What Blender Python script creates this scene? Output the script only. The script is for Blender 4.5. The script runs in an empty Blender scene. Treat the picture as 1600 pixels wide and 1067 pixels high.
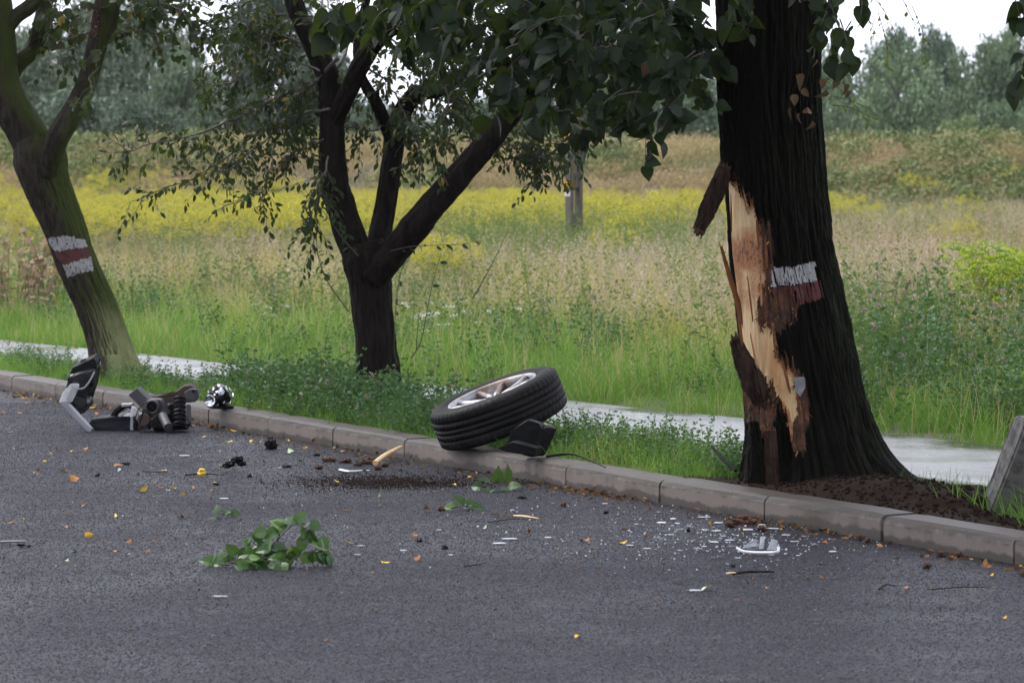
import bpy, bmesh, math, random
import numpy as np
from mathutils import Vector, Matrix, Euler
SC = bpy.context.scene
COL = SC.collection
rng = np.random.default_rng(7)
random.seed(7)

# ------------------------------------------------------------------ camera, sky, sun, exposure
FPX, CX, CY, HOR, CAMH = 6086.0, 800.0, 533.5, 281.0, 1.43     # focal length in pixels of the 1600 px frame, horizon row, eye height
PITCH = math.atan((CY - HOR) / FPX)
cam = bpy.data.cameras.new('camera')
cam.sensor_width = 36.0
cam.lens = FPX / 1600 * 36.0
cam.clip_start, cam.clip_end = 0.5, 3000
cam.dof.use_dof = True
cam.dof.focus_distance = 17.6
cam.dof.aperture_fstop = 9.5
cam_o = bpy.data.objects.new('camera', cam)
COL.objects.link(cam_o)
cam_o.location = (0, 0, CAMH)
cam_o.rotation_euler = (math.pi / 2 - PITCH, 0, 0)
SC.camera = cam_o

SUN_EL, SUN_AZ = math.radians(52), math.radians(-55)           # azimuth from +Y towards +X
W = bpy.data.worlds.new('World'); SC.world = W; W.use_nodes = True
wn = W.node_tree.nodes; wl = W.node_tree.links; wn.clear()
sky = wn.new('ShaderNodeTexSky'); sky.sky_type = 'NISHITA'; sky.sun_disc = False
sky.sun_elevation = SUN_EL; sky.sun_rotation = SUN_AZ
sky.air_density = 1.0; sky.dust_density = 4.0; sky.ozone_density = 1.0; sky.altitude = 0
hs = wn.new('ShaderNodeHueSaturation'); hs.inputs['Saturation'].default_value = 0.22   # overcast: the blue is greyed out by cloud
cl = wn.new('ShaderNodeMix'); cl.data_type = 'RGBA'; cl.blend_type = 'MIX'
cl.inputs['Factor'].default_value = 0.7
cl.inputs['B'].default_value = (8.4, 8.7, 10.1, 1)                # the cloud layer
bg = wn.new('ShaderNodeBackground'); bg.inputs['Strength'].default_value = 0.11
wo = wn.new('ShaderNodeOutputWorld')
wl.new(sky.outputs[0], hs.inputs['Color']); wl.new(hs.outputs[0], cl.inputs['A'])
wl.new(cl.outputs['Result'], bg.inputs[0]); wl.new(bg.outputs[0], wo.inputs[0])
sun = bpy.data.lights.new('sun', 'SUN'); sun.energy = 1.4; sun.angle = math.radians(25); sun.color = (1, .96, .9)
sun_o = bpy.data.objects.new('sun', sun); COL.objects.link(sun_o)
sdir = Vector((math.sin(SUN_AZ) * math.cos(SUN_EL), math.cos(SUN_AZ) * math.cos(SUN_EL), math.sin(SUN_EL)))
sun_o.rotation_euler = sdir.to_track_quat('Z', 'Y').to_euler()
sun_o.location = sdir * 50
SC.view_settings.view_transform = 'Standard'; SC.view_settings.look = 'None'
SC.view_settings.exposure = 1.12; SC.view_settings.gamma = 1.0; SC.view_settings.use_curve_mapping = False
SC.render.engine = 'CYCLES'
SC.cycles.max_bounces = 6; SC.cycles.diffuse_bounces = 3; SC.cycles.glossy_bounces = 3
SC.cycles.transmission_bounces = 4; SC.cycles.transparent_max_bounces = 6; SC.cycles.volume_bounces = 0
SC.cycles.use_denoising = True

# ------------------------------------------------------------------ measuring: a pixel of the photograph to a point of the place
cp, sp = math.cos(PITCH), math.sin(PITCH)
def ray(px, py):
    a, b = (px - CX) / FPX, (CY - py) / FPX
    return np.array([a, cp + b * sp, -sp + b * cp])
def P(px, py, z=0.0):
    r = ray(px, py); t = (z - CAMH) / r[2]
    return np.array([0, 0, CAMH]) + r * t
def Q(px, py, Y):
    r = ray(px, py)
    return np.array([0, 0, CAMH]) + r * (Y / r[1])
def pix(V):
    V = np.asarray(V, float)
    x, y, z = V[..., 0], V[..., 1], V[..., 2] - CAMH
    d = y * cp - z * sp; u = y * sp + z * cp
    return CX + FPX * x / d, CY - FPX * u / d
# kerb line: K(n, t) = n metres along the kerb, t metres away from the road
KU, KV, K0 = np.array([.405, -.9143]), np.array([.9143, .405]), np.array([-1.772, 22.71])
def K(n, t, z=0.0):
    p = K0 + KU * n + KV * t
    return np.array([p[0], p[1], z])
def nt(x, y):
    d = np.stack([np.asarray(x) - K0[0], np.asarray(y) - K0[1]], -1)
    return d @ KU, d @ KV

# ------------------------------------------------------------------ numpy noise
def _h(i, j, k):
    n = (i * 374761393 + j * 668265263 + k * 2147483647 * 0 + k * 1274126177) & 0xffffffff
    n = ((n ^ (n >> 13)) * 1274126177) & 0xffffffff
    n = (n ^ (n >> 16)) & 0xffffffff
    return n.astype(np.float64) / 4294967295.0
def vnoise(p):
    p = np.asarray(p, float); f = np.floor(p); i = f.astype(np.int64) + 10000; w = p - f; w = w * w * (3 - 2 * w)
    o = 0
    for a in (0, 1):
        for b in (0, 1):
            for c in (0, 1):
                ww = (w[..., 0] if a else 1 - w[..., 0]) * (w[..., 1] if b else 1 - w[..., 1]) * (w[..., 2] if c else 1 - w[..., 2])
                o = o + ww * _h(i[..., 0] + a, i[..., 1] + b, i[..., 2] + c)
    return o
def fbm(p, o=4):
    p = np.asarray(p, float); s, a, t = 0, .5, 0
    for k in range(o):
        s = s + a * vnoise(p * 2 ** k + 17.3 * k); t += a; a *= .5
    return s / t

# ------------------------------------------------------------------ mesh and object helpers
def mesh_np(name, V, F, mats=(), smooth=False, tint=None, midx=None, uv=None):
    """F: list of faces (any length) or an int array n x 3 / n x 4"""
    me = bpy.data.meshes.new(name)
    V = np.asarray(V, np.float32).reshape(-1, 3)
    if isinstance(F, np.ndarray):
        nf, k = F.shape
        me.vertices.add(len(V)); me.vertices.foreach_set('co', V.ravel())
        me.loops.add(nf * k); me.loops.foreach_set('vertex_index', F.astype(np.int32).ravel())
        me.polygons.add(nf); me.polygons.foreach_set('loop_start', np.arange(0, nf * k, k, dtype=np.int32))
        try: me.polygons.foreach_set('loop_total', np.full(nf, k, np.int32))
        except Exception: pass
        me.update(calc_edges=True); me.validate()
    else:
        me.from_pydata([tuple(map(float, v)) for v in V], [], F); me.update()
    for m in mats: me.materials.append(m)
    if midx is not None: me.polygons.foreach_set('material_index', np.asarray(midx, np.int32))
    if smooth: me.polygons.foreach_set('use_smooth', np.ones(len(me.polygons), bool))
    if tint is not None:
        a = me.attributes.new('tint', 'FLOAT', 'POINT'); a.data.foreach_set('value', np.asarray(tint, np.float32))
    return me
def obj(name, me, parent=None, loc=None, rot=None):
    o = bpy.data.objects.new(name, me); COL.objects.link(o)
    if parent is not None: o.parent = parent
    if loc is not None: o.location = loc
    if rot is not None: o.rotation_euler = rot
    return o
def tag(o, label=None, cat=None, group=None, kind=None):
    for k, v in (('label', label), ('category', cat), ('group', group), ('kind', kind)):
        if v: o[k] = v
    return o
def thing(name, label, cat, loc=(0, 0, 0), group=None, rot=None):
    o = bpy.data.objects.new(name, None); COL.objects.link(o); o.location = loc
    if rot is not None: o.rotation_euler = rot
    o.empty_display_size = .1
    return tag(o, label, cat, group)
def part(name, me, root, kind=None, label=None):
    """the mesh is given in world coordinates; it is moved into the frame of its thing"""
    L = Vector(root.location)
    me.transform(Matrix.Translation(-L)); o = obj(name, me, root)
    if kind: o['kind'] = kind
    if label: o['label'] = label
    return o
def bm_mesh(bm, name, mats, smooth=False):
    me = bpy.data.meshes.new(name); bmesh.ops.recalc_face_normals(bm, faces=bm.faces); bm.to_mesh(me); bm.free()
    for m in mats if isinstance(mats, (list, tuple)) else [mats]: me.materials.append(m)
    if smooth: me.polygons.foreach_set('use_smooth', np.ones(len(me.polygons), bool))
    return me
def catmull(pts, n):
    p = np.asarray(pts, float)
    if len(p) < 3:
        t = np.linspace(0, 1, n)[:, None]; return p[0] * (1 - t) + p[-1] * t
    q = np.vstack([2 * p[0] - p[1], p, 2 * p[-1] - p[-2]])
    seg = np.linalg.norm(np.diff(p[:, :3], axis=0), axis=1); c = np.r_[0, np.cumsum(seg)]
    out = []
    for s in np.linspace(0, c[-1], n):
        i = min(np.searchsorted(c, s, 'right') - 1, len(p) - 2); u = (s - c[i]) / max(seg[i], 1e-9)
        a, b, d, e = q[i], q[i + 1], q[i + 2], q[i + 3]
        out.append(.5 * (2 * b + (d - a) * u + (2 * a - 5 * b + 4 * d - e) * u * u + (3 * b - a - 3 * d + e) * u ** 3))
    return np.array(out)
def tube_vf(path, rad, ns=8, bark=None, cap=True, twist=0.0):
    """swept tube; rad: number or array; bark(theta_xyz, s, r) -> radial offset. Returns V, F(quads array)"""
    path = np.asarray(path, float); m = len(path); rad = np.broadcast_to(np.asarray(rad, float), (m,))
    T = np.gradient(path, axis=0); T /= np.linalg.norm(T, axis=1)[:, None] + 1e-12
    n0 = np.cross(T[0], [0.31, -.95, .05]); n0 /= np.linalg.norm(n0); N = [n0]
    for i in range(1, m):
        v = N[-1] - T[i] * (N[-1] @ T[i]); N.append(v / (np.linalg.norm(v) + 1e-12))
    N = np.array(N); B = np.cross(T, N)
    th = np.linspace(0, 2 * math.pi, ns, endpoint=False)
    c, s = np.cos(th), np.sin(th)
    D = N[:, None, :] * c[None, :, None] + B[:, None, :] * s[None, :, None]
    R = np.repeat(rad[:, None], ns, 1)
    if bark is not None:
        L = np.r_[0, np.cumsum(np.linalg.norm(np.diff(path, axis=0), axis=1))]
        R = R + bark(c[None, :] * rad[:, None], s[None, :] * rad[:, None], np.repeat(L[:, None], ns, 1), R)
    V = (path[:, None, :] + D * R[..., None]).reshape(-1, 3)
    i = np.arange(m - 1)[:, None] * ns; j = np.arange(ns)[None, :]; jn = (j + 1) % ns
    F = np.stack([i + j, i + jn, i + ns + jn, i + ns + j], -1).reshape(-1, 4)
    if cap:
        V = np.vstack([V, path[0], path[-1]]); a, b = len(V) - 2, len(V) - 1; k = np.arange(ns); kn = (k + 1) % ns
        F = np.vstack([F, np.stack([kn, k, np.full(ns, a), np.full(ns, a)], -1), np.stack([(m - 1) * ns + k, (m - 1) * ns + kn, np.full(ns, b), np.full(ns, b)], -1)])
    return V, F
def tris_of(F):
    """quads with a doubled last corner become lists"""
    return [tuple(f[:3]) if f[2] == f[3] else tuple(f) for f in F.tolist()]
class Bag:
    """collects vertices and faces for one mesh"""
    def __init__(s): s.V, s.F, s.n, s.t = [], [], 0, []
    def add(s, V, F, tint=0.5):
        V = np.asarray(V, float).reshape(-1, 3)
        F = F.tolist() if isinstance(F, np.ndarray) else F
        s.F += [tuple((i + s.n) for i in (f[:3] if len(f) == 4 and f[2] == f[3] else f)) for f in F]
        s.V.append(V); s.n += len(V); s.t.append(np.full(len(V), tint))
    def tube(s, path, rad, ns=5, tint=.5, cap=True): s.add(*tube_vf(path, rad, ns, cap=cap), tint)
    def mesh(s, name, mats, smooth=False):
        return mesh_np(name, np.vstack(s.V), s.F, mats, smooth, np.concatenate(s.t))
def instances_mesh(name, tv, tf, M, pos, mats, smooth=False, tint=None):
    """copies of one template (tv, tf: equal-length faces) by rotation-scale matrices M (n,3,3) at pos, one mesh"""
    n, k = len(pos), len(tv); tv = np.asarray(tv, float); tf = np.asarray(tf)
    V = np.einsum('nij,kj->nki', M, tv) + np.asarray(pos)[:, None, :]
    F = (tf[None] + (np.arange(n) * k)[:, None, None]).reshape(-1, tf.shape[1])
    tint = rng.random(n) if tint is None else np.asarray(tint)
    return mesh_np(name, V.reshape(-1, 3), F, mats, smooth, np.repeat(tint, k))
def frames(d, up=None, roll=None):
    """rotation matrices whose Y column is direction d and whose Z column is the leaf normal, rolled at random"""
    d = np.asarray(d, float); d = d / (np.linalg.norm(d, axis=1)[:, None] + 1e-9); n = len(d)
    r = rng.normal(size=(n, 3)) if up is None else np.asarray(up, float)
    x = np.cross(d, r); x /= np.linalg.norm(x, axis=1)[:, None] + 1e-9; z = np.cross(x, d)
    return np.stack([x, d, z], -1)
def rand_dirs(n):
    v = rng.normal(size=(n, 3)); return v / np.linalg.norm(v, axis=1)[:, None]
def slab_mesh(name, poly, thick, direction, mats, bevel=.004, rough=0, sub=0, bulge=0):
    """a flat polygon of world points thickened along a direction, bevelled; rough: noise relief"""
    bm = bmesh.new(); d = Vector(direction).normalized() * thick
    a = [bm.verts.new(Vector(p)) for p in poly]; b = [bm.verts.new(Vector(p) + d) for p in poly]; n = len(poly)
    bm.faces.new(a[::-1]); bm.faces.new(b)
    for i in range(n): bm.faces.new((a[i], a[(i + 1) % n], b[(i + 1) % n], b[i]))
    if bevel: bmesh.ops.bevel(bm, geom=bm.edges[:], offset=bevel, segments=2, profile=.6, affect='EDGES')
    if sub:
        bmesh.ops.triangulate(bm, faces=bm.faces); bmesh.ops.subdivide_edges(bm, edges=bm.edges[:], cuts=sub, use_grid_fill=True)
    if rough:
        bm.normal_update()
        for v in bm.verts:
            k = fbm(np.array([list(v.co)]) * 22 + 5, 3)[0] - .5
            v.co += v.normal * (k * 2 * rough)
    return bm_mesh(bm, name, mats)
# ------------------------------------------------------------------ materials
class NT:
    def __init__(s, name):
        s.m = bpy.data.materials.new(name); s.m.use_nodes = True; s.t = s.m.node_tree; s.t.nodes.clear()
        s.out = s.n('ShaderNodeOutputMaterial')
    def n(s, ty, **kw):
        x = s.t.nodes.new(ty)
        for k, v in kw.items(): setattr(x, k, v)
        return x
    def l(s, a, b): s.t.links.new(a, b)
    def coord(s, which='Object'): return s.n('ShaderNodeTexCoord').outputs[which]
    def mapping(s, co, scale=(1, 1, 1), loc=(0, 0, 0)):
        m = s.n('ShaderNodeMapping'); m.inputs['Scale'].default_value = scale; m.inputs['Location'].default_value = loc; s.l(co, m.inputs[0]); return m.outputs[0]
    def noise(s, co, scale, detail=4, rough=.55, dist=0):
        x = s.n('ShaderNodeTexNoise'); x.inputs['Scale'].default_value = scale; x.inputs['Detail'].default_value = detail
        x.inputs['Roughness'].default_value = rough; x.inputs['Distortion'].default_value = dist; s.l(co, x.inputs['Vector']); return x.outputs['Fac']
    def voro(s, co, scale, feat='F1', out='Distance'):
        x = s.n('ShaderNodeTexVoronoi'); x.feature = feat; x.inputs['Scale'].default_value = scale; s.l(co, x.inputs['Vector']); return x.outputs[out]
    def ramp(s, f, stops, interp='LINEAR'):
        r = s.n('ShaderNodeValToRGB'); e = r.color_ramp.elements; r.color_ramp.interpolation = interp
        while len(e) < len(stops): e.new(.5)
        for i, (p, c) in enumerate(stops):
            e[i].position = p; c = (c, c, c) if isinstance(c, (int, float)) else c; e[i].color = (*c[:3], 1)
        s.l(f, r.inputs[0]); return r.outputs[0]
    def mix(s, f, a, b, bt='MIX'):
        x = s.n('ShaderNodeMix', data_type='RGBA', blend_type=bt)
        for i, v in ((0, f), (6, a), (7, b)):
            if hasattr(v, 'is_linked') or hasattr(v, 'links'): s.l(v, x.inputs[i])
            elif i == 0: x.inputs[0].default_value = v
            else: x.inputs[i].default_value = (*v[:3], 1) if not isinstance(v, (int, float)) else (v, v, v, 1)
        return x.outputs[2]
    def math(s, op, a, b=0.0, clamp=False):
        x = s.n('ShaderNodeMath', operation=op, use_clamp=clamp)
        for i, v in ((0, a), (1, b)):
            if hasattr(v, 'links'): s.l(v, x.inputs[i])
            else: x.inputs[i].default_value = v
        return x.outputs[0]
    def attr(s, name): x = s.n('ShaderNodeAttribute'); x.attribute_name = name; return x.outputs['Fac']
    def rnd(s): return s.n('ShaderNodeObjectInfo').outputs['Random']
    def bump(s, h, strength=.5, dist=.01):
        b = s.n('ShaderNodeBump'); b.inputs['Strength'].default_value = strength; b.inputs['Distance'].default_value = dist; s.l(h, b.inputs['Height']); return b.outputs[0]
    def bsdf(s, col, rough=.6, metal=0, normal=None, spec=None, trans=0, coat=0, final=True):
        p = s.n('ShaderNodeBsdfPrincipled')
        for k, v in (('Base Color', col), ('Roughness', rough), ('Metallic', metal), ('Specular IOR Level', spec), ('Transmission Weight', trans), ('Coat Weight', coat)):
            if v is None: continue
            if hasattr(v, 'links'): s.l(v, p.inputs[k])
            elif k == 'Base Color': p.inputs[k].default_value = (*v[:3], 1)
            else: p.inputs[k].default_value = v
        if normal is not None: s.l(normal, p.inputs['Normal'])
        if final: s.l(p.outputs[0], s.out.inputs[0])
        return p.outputs[0]

def simple(name, col, rough=.5, metal=0, var=.25, scale=30, bump=.15, spec=None, dirt=None, trans=0, coat=0):
    t = NT(name); co = t.coord('Object'); n = t.noise(co, scale, 5)
    c = t.mix(t.math('MULTIPLY', n, 1.0), tuple(x * (1 - var) for x in col), tuple(min(1, x * (1 + var)) for x in col))
    if dirt:
        c = t.mix(t.ramp(t.noise(co, scale * .25, 5, .65), [(.47, 0), (.60, .9)]), c, dirt)
    t.bsdf(c, t.math('ADD', t.math('MULTIPLY', n, .25), max(rough - .12, .02)), metal, t.bump(n, bump, .004), spec, trans, coat)
    return t.m

def leafmat(name, a, b, c=None, trans=.25, rough=.45, thirds=(.75, .85), instance=False, spec=.14):
    """leaf colours from a to b by the tint attribute, a share of them c"""
    t = NT(name); f = t.attr('tint')
    if instance:   # drifts: neighbouring clumps share a hue, single clumps and blades vary round it
        g = t.noise(t.n('ShaderNodeObjectInfo').outputs['Location'], .42, 3, .6)
        f = t.math('ADD', t.math('ADD', t.math('MULTIPLY', f, .45), t.math('MULTIPLY', t.rnd(), .28)), t.math('MULTIPLY', t.math('SUBTRACT', g, .36), 1.15), True)
    stops = [(0, a), (.7, b)] if c is None else [(0, a), (thirds[0], b), (thirds[1], c)]
    col = t.ramp(f, stops)
    if not instance: col = t.mix(t.ramp(t.noise(t.coord('Object'), 42, 3, .6), [(.3, 0), (.7, .55)]), col, tuple(min(1, x * 1.75 + .004) for x in a))
    s = t.bsdf(col, rough, spec=spec, final=False)
    tr = t.n('ShaderNodeBsdfTranslucent'); t.l(t.mix(.5, col, t.mix(.6, col, (.25, .35, .03))), tr.inputs[0])
    mx = t.n('ShaderNodeMixShader'); mx.inputs[0].default_value = trans
    t.l(s, mx.inputs[1]); t.l(tr.outputs[0], mx.inputs[2]); t.l(mx.outputs[0], t.out.inputs[0])
    return t.m

def m_asphalt():
    t = NT('wet_asphalt'); co = t.coord('Object')
    g = t.noise(co, 120, 3, .7); v = t.voro(co, 95)
    big = t.noise(co, .55, 4, .6); mid = t.noise(co, 3.2, 4, .6)
    stone = t.ramp(t.voro(co, 95, out='Color'), [(0, .012), (.5, .035), (.8, .08), (1, .22)])
    c = t.mix(t.ramp(g, [(.35, .15), (.7, .9)]), (.012, .012, .017), t.mix(1, stone, (.75, .75, 1.0), 'MULTIPLY'))
    c = t.mix(t.ramp(mid, [(.35, 0), (.7, .35)]), c, (.03, .029, .034))
    # fine brown silt washed together along the kerb and in shallow dips
    mp = t.n('ShaderNodeVectorMath', operation='DOT_PRODUCT'); t.l(co, mp.inputs[0]); mp.inputs[1].default_value = (KV[0], KV[1], 0)
    tt = t.math('SUBTRACT', mp.outputs['Value'], float(K0 @ KV))
    edge = t.math('MULTIPLY', t.ramp(t.math('ADD', t.math('MULTIPLY', tt, 1.0), t.math('MULTIPLY', mid, .5)), [(.0, 0), (.28, .75)]), 1.0)
    c = t.mix(edge, c, (.034, .024, .017))
    c = t.mix(t.ramp(t.math('ADD', t.math('MULTIPLY', big, .65), t.math('MULTIPLY', t.noise(t.mapping(co, (1, .35, 1)), 1.7, 5, .65), .35)), [(.40, .55), (.60, 0)]), c, (.010, .010, .013))
    wet = t.ramp(t.math('ADD', t.math('MULTIPLY', big, .7), t.math('MULTIPLY', mid, .3)), [(.38, .34), (.62, .60)])
    h = t.math('ADD', t.math('MULTIPLY', g, .6), t.math('MULTIPLY', v, 1.0))
    t.bsdf(c, wet, normal=t.bump(h, .9, .008), spec=.09)
    return t.m
def m_path():
    t = NT('wet_path'); co = t.coord('Object')
    n = t.noise(co, 1.6, 5, .6); g = t.noise(co, 120, 3)
    c = t.mix(t.ramp(g, [(.3, 0), (.7, 1)]), (.05, .047, .046), (.10, .095, .092))
    c = t.mix(t.ramp(n, [(.45, 0), (.6, .5)]), c, (.05, .042, .034))
    r = t.ramp(t.noise(co, 1.1, 4, .6), [(.40, .12), (.66, .40)])
    t.bsdf(c, r, normal=t.bump(g, .2, .003), spec=.28)
    return t.m
def m_soilground():
    t = NT('earth'); co = t.coord('Object')
    n = t.noise(co, 3, 6, .65)
    far = t.ramp(t.noise(co, .12, 3), [(.4, 0), (.62, 1)])
    c = t.mix(n, (.030, .033, .012), (.065, .06, .026))
    c = t.mix(far, c, t.mix(n, (.05, .045, .022), (.10, .08, .045)))
    t.bsdf(c, .9, normal=t.bump(n, .6, .05)); return t.m
def m_kerb():
    t = NT('kerb_concrete'); co = t.coord('Object'); rn = t.rnd()
    sep = t.n('ShaderNodeSeparateXYZ'); t.l(co, sep.inputs[0]); z = sep.outputs['Z']
    off = t.n('ShaderNodeVectorMath', operation='ADD'); t.l(co, off.inputs[0])
    cm = t.n('ShaderNodeCombineXYZ'); t.l(t.math('MULTIPLY', rn, 37.0), cm.inputs[0]); t.l(t.math('MULTIPLY', rn, 11.0), cm.inputs[1]); t.l(cm.outputs[0], off.inputs[1])
    p = off.outputs[0]
    g = t.noise(p, 170, 3, .7); b = t.noise(p, 2.0, 4); blot = t.noise(p, 9, 5, .65)
    dry = t.mix(g, (.105, .088, .077), (.205, .174, .154))
    dry = t.mix(t.ramp(blot, [(.35, 0), (.75, .35)]), dry, (.13, .11, .095))
    damp = t.mix(g, (.036, .030, .026), (.074, .062, .054))
    # capillary damp: up from the gutter in ragged teeth, and down from the wet top
    st = t.noise(t.mapping(p, (16, 16, 3)), 1, 4, .6)
    up = t.math('ADD', t.math('MULTIPLY', z, 1.0), t.math('ADD', t.math('MULTIPLY', st, -.055), t.math('MULTIPLY', b, -.09)))
    lo = t.ramp(t.math('ADD', up, .5), [(.452, 1), (.462, 0)])
    dn = t.math('ADD', z, t.math('ADD', t.math('MULTIPLY', st, .05), t.math('MULTIPLY', blot, .035)))
    hi = t.ramp(dn, [(.112, 0), (.124, .9)])
    w = t.math('MAXIMUM', lo, hi)
    c = t.mix(w, dry, damp)
    c = t.mix(t.ramp(t.math('ADD', t.math('MULTIPLY', b, .6), t.math('MULTIPLY', blot, .4)), [(.52, 0), (.66, .5)]), c, (.05, .042, .028))
    r = t.ramp(w, [(0, .8), (1, .5)])
    t.bsdf(c, r, normal=t.bump(t.math('ADD', g, t.math('MULTIPLY', blot, .8)), .45, .005), spec=.25); return t.m
def m_bark(name, a, b, moss=None, moss_dir=(1, 0, 0), low=None, wet=.55, mamt=(.35, .7)):
    """a, b: bark colours; moss colour grows on the side moss_dir and, if low, pale algae near the foot"""
    t = NT(name); co = t.coord('Object')
    n = t.noise(t.mapping(co, (1, 1, .22)), 34, 5, .65); n2 = t.noise(co, 7, 4, .6); f = t.noise(co, 150, 3, .6)
    c = t.mix(t.ramp(n, [(.3, 0), (.72, 1)]), a, b)
    if moss:
        g = t.n('ShaderNodeNewGeometry'); d = t.n('ShaderNodeVectorMath', operation='DOT_PRODUCT'); t.l(g.outputs['Normal'], d.inputs[0]); d.inputs[1].default_value = moss_dir
        k = t.math('ADD', t.math('MULTIPLY', d.outputs['Value'], .36), t.math('ADD', t.math('MULTIPLY', n2, .5), t.math('MULTIPLY', t.noise(co, 55, 4, .7), .42)))
        k = t.ramp(k, [(mamt[0], 0), (mamt[1], 1)])
        mc = t.mix(f, tuple(x * .55 for x in moss), tuple(x * 1.4 for x in moss)); c = t.mix(t.math('MULTIPLY', k, .9), c, mc)
    if low:
        col, z0, z1 = low
        s = t.n('ShaderNodeSeparateXYZ'); t.l(co, s.inputs[0])
        zz = t.math('ADD', s.outputs['Z'], t.math('MULTIPLY', t.math('SUBTRACT', n2, .5), .5)); 
        mr = t.n('ShaderNodeMapRange'); t.l(zz, mr.inputs[0]); mr.inputs[1].default_value = z0; mr.inputs[2].default_value = z1; mr.inputs[3].default_value = 1; mr.inputs[4].default_value = 0
        g = t.n('ShaderNodeNewGeometry'); d = t.n('ShaderNodeVectorMath', operation='DOT_PRODUCT'); t.l(g.outputs['Normal'], d.inputs[0]); d.inputs[1].default_value = moss_dir
        k = t.math('MULTIPLY', mr.outputs[0], t.ramp(t.math('ADD', t.math('MULTIPLY', d.outputs['Value'], .5), t.math('MULTIPLY', f, .55)), [(.12, 0), (.5, 1)]))
        c = t.mix(t.math('MULTIPLY', k, .85), c, t.mix(f, tuple(x * .5 for x in col), tuple(x * 1.3 for x in col)))
    t.bsdf(c, t.ramp(n, [(.2, wet), (.8, wet + .25)]), normal=t.bump(t.math('ADD', n, t.math('MULTIPLY', f, .5)), .95, .016), spec=.07); return t.m
def m_wood():
    t = NT('exposed_wood'); co = t.coord('Object'); k = t.attr('tint')
    s = t.noise(t.mapping(co, (1, 1, .05)), 90, 4, .6); s2 = t.noise(t.mapping(co, (1, 1, .18)), 16, 5, .65); b = t.noise(co, 11, 5, .7)
    sc = t.noise(t.mapping(co, (1.2, 1.2, .9)), 60, 4, .7)
    c = t.mix(t.ramp(s, [(.3, 0), (.7, 1)]), (.50, .34, .165), (.70, .53, .31))
    c = t.mix(t.ramp(s2, [(.47, 0), (.68, .85)]), c, (.46, .22, .075))
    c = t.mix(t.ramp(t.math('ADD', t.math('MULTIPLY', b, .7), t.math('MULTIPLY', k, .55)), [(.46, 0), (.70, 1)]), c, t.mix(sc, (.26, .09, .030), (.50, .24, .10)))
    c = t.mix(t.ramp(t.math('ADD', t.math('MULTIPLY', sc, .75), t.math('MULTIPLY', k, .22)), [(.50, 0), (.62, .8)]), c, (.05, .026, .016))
    t.bsdf(c, .7, normal=t.bump(t.math('ADD', s, t.math('MULTIPLY', b, 1.2)), .55, .012)); return t.m
def m_torn():
    t = NT('torn_inner_bark'); co = t.coord('Object')
    s = t.noise(t.mapping(co, (1, 1, .16)), 46, 5, .7); b = t.noise(co, 13, 4, .65)
    c = t.mix(t.ramp(s, [(.32, 0), (.7, 1)]), (.022, .009, .005), (.17, .065, .024))
    c = t.mix(t.ramp(b, [(.42, 0), (.62, .9)]), c, (.022, .012, .008))
    t.bsdf(c, .85, normal=t.bump(t.math('ADD', s, b), .9, .02)); return t.m
def m_rubber():
    t = NT('tyre_rubber'); co = t.coord('Object'); n = t.noise(co, 9, 5, .6); f = t.noise(co, 120, 3)
    c = t.mix(t.ramp(n, [(.42, 0), (.72, .65)]), (.008, .008, .009), (.026, .022, .020))
    t.bsdf(c, t.ramp(n, [(.3, .42), (.7, .68)]), normal=t.bump(f, .15, .002), spec=.1); return t.m

def m_stone():
    t = NT('asphalt_stones'); c = t.ramp(t.rnd(), [(0, (.016, .016, .021)), (.5, (.028, .0275, .038)), (.85, (.054, .053, .068)), (1, (.14, .14, .165))])
    t.bsdf(c, .48, spec=.14); return t.m
M = {}
M['asphalt'] = m_asphalt(); M['stone'] = m_stone(); M['path'] = m_path(); M['earth'] = m_soilground(); M['kerb'] = m_kerb()
M['bark_dark'] = m_bark('dark_wet_bark', (.0015, .0012, .0012), (.007, .005, .0045), moss=(.008, .013, .003), moss_dir=(1, -.1, 0), mamt=(.56, .92))
M['bark_mid'] = m_bark('brown_black_bark', (.003, .0025, .0025), (.024, .018, .015), moss=(.016, .020, .006), moss_dir=(.6, 0, .6), mamt=(.62, .98))
M['bark_moss'] = m_bark('mossy_bark', (.006, .005, .004), (.058, .047, .038), moss=(.042, .058, .011), moss_dir=(.95, -.15, .25), low=((.24, .26, .12), .20, .60), mamt=(.44, .74))
M['bark_plate'] = m_bark('torn_bark_plate', (.006, .004, .003), (.060, .038, .028), wet=.65)
M['bark_twig'] = simple('twig_bark', (.05, .042, .036), .7, var=.5, scale=60)
M['bark_far'] = simple('far_bark', (.07, .065, .055), .9, var=.3, scale=3)
M['wood'] = m_wood(); M['torn'] = m_torn()
M['fibre'] = leafmat('torn_fibres', (.035, .014, .007), (.20, .078, .028), (.46, .24, .10), trans=.05, rough=.8)
M['soil'] = simple('dark_soil', (.017, .010, .0065), .92, var=.55, scale=38, bump=.9, spec=.08)
M['rubber'] = m_rubber()
M['alloy'] = simple('scuffed_alloy', (.38, .38, .40), .45, 1.0, .15, 25, .06, dirt=(.20, .15, .12))
M['alloy_dark'] = simple('brake_dust_metal', (.060, .054, .050), .5, .6, .4, 30)
M['black_plastic'] = simple('black_plastic', (.005, .005, .006), .55, 0, .4, 25, .2, spec=.12)
M['black_gloss'] = simple('wet_black_panel', (.004, .0045, .006), .30, 0, .3, 14, .3, spec=.25)
M['silver'] = simple('silver_trim', (.26, .265, .28), .35, .75, .15, 12, .05)
M['white_paint'] = simple('white_painted_edge', (.60, .61, .63), .35, 0, .1, 14, .05, dirt=(.35, .33, .31))
M['grey_metal'] = simple('dull_grey_metal', (.045, .043, .046), .5, .35, .3, 28, .2)
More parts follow.
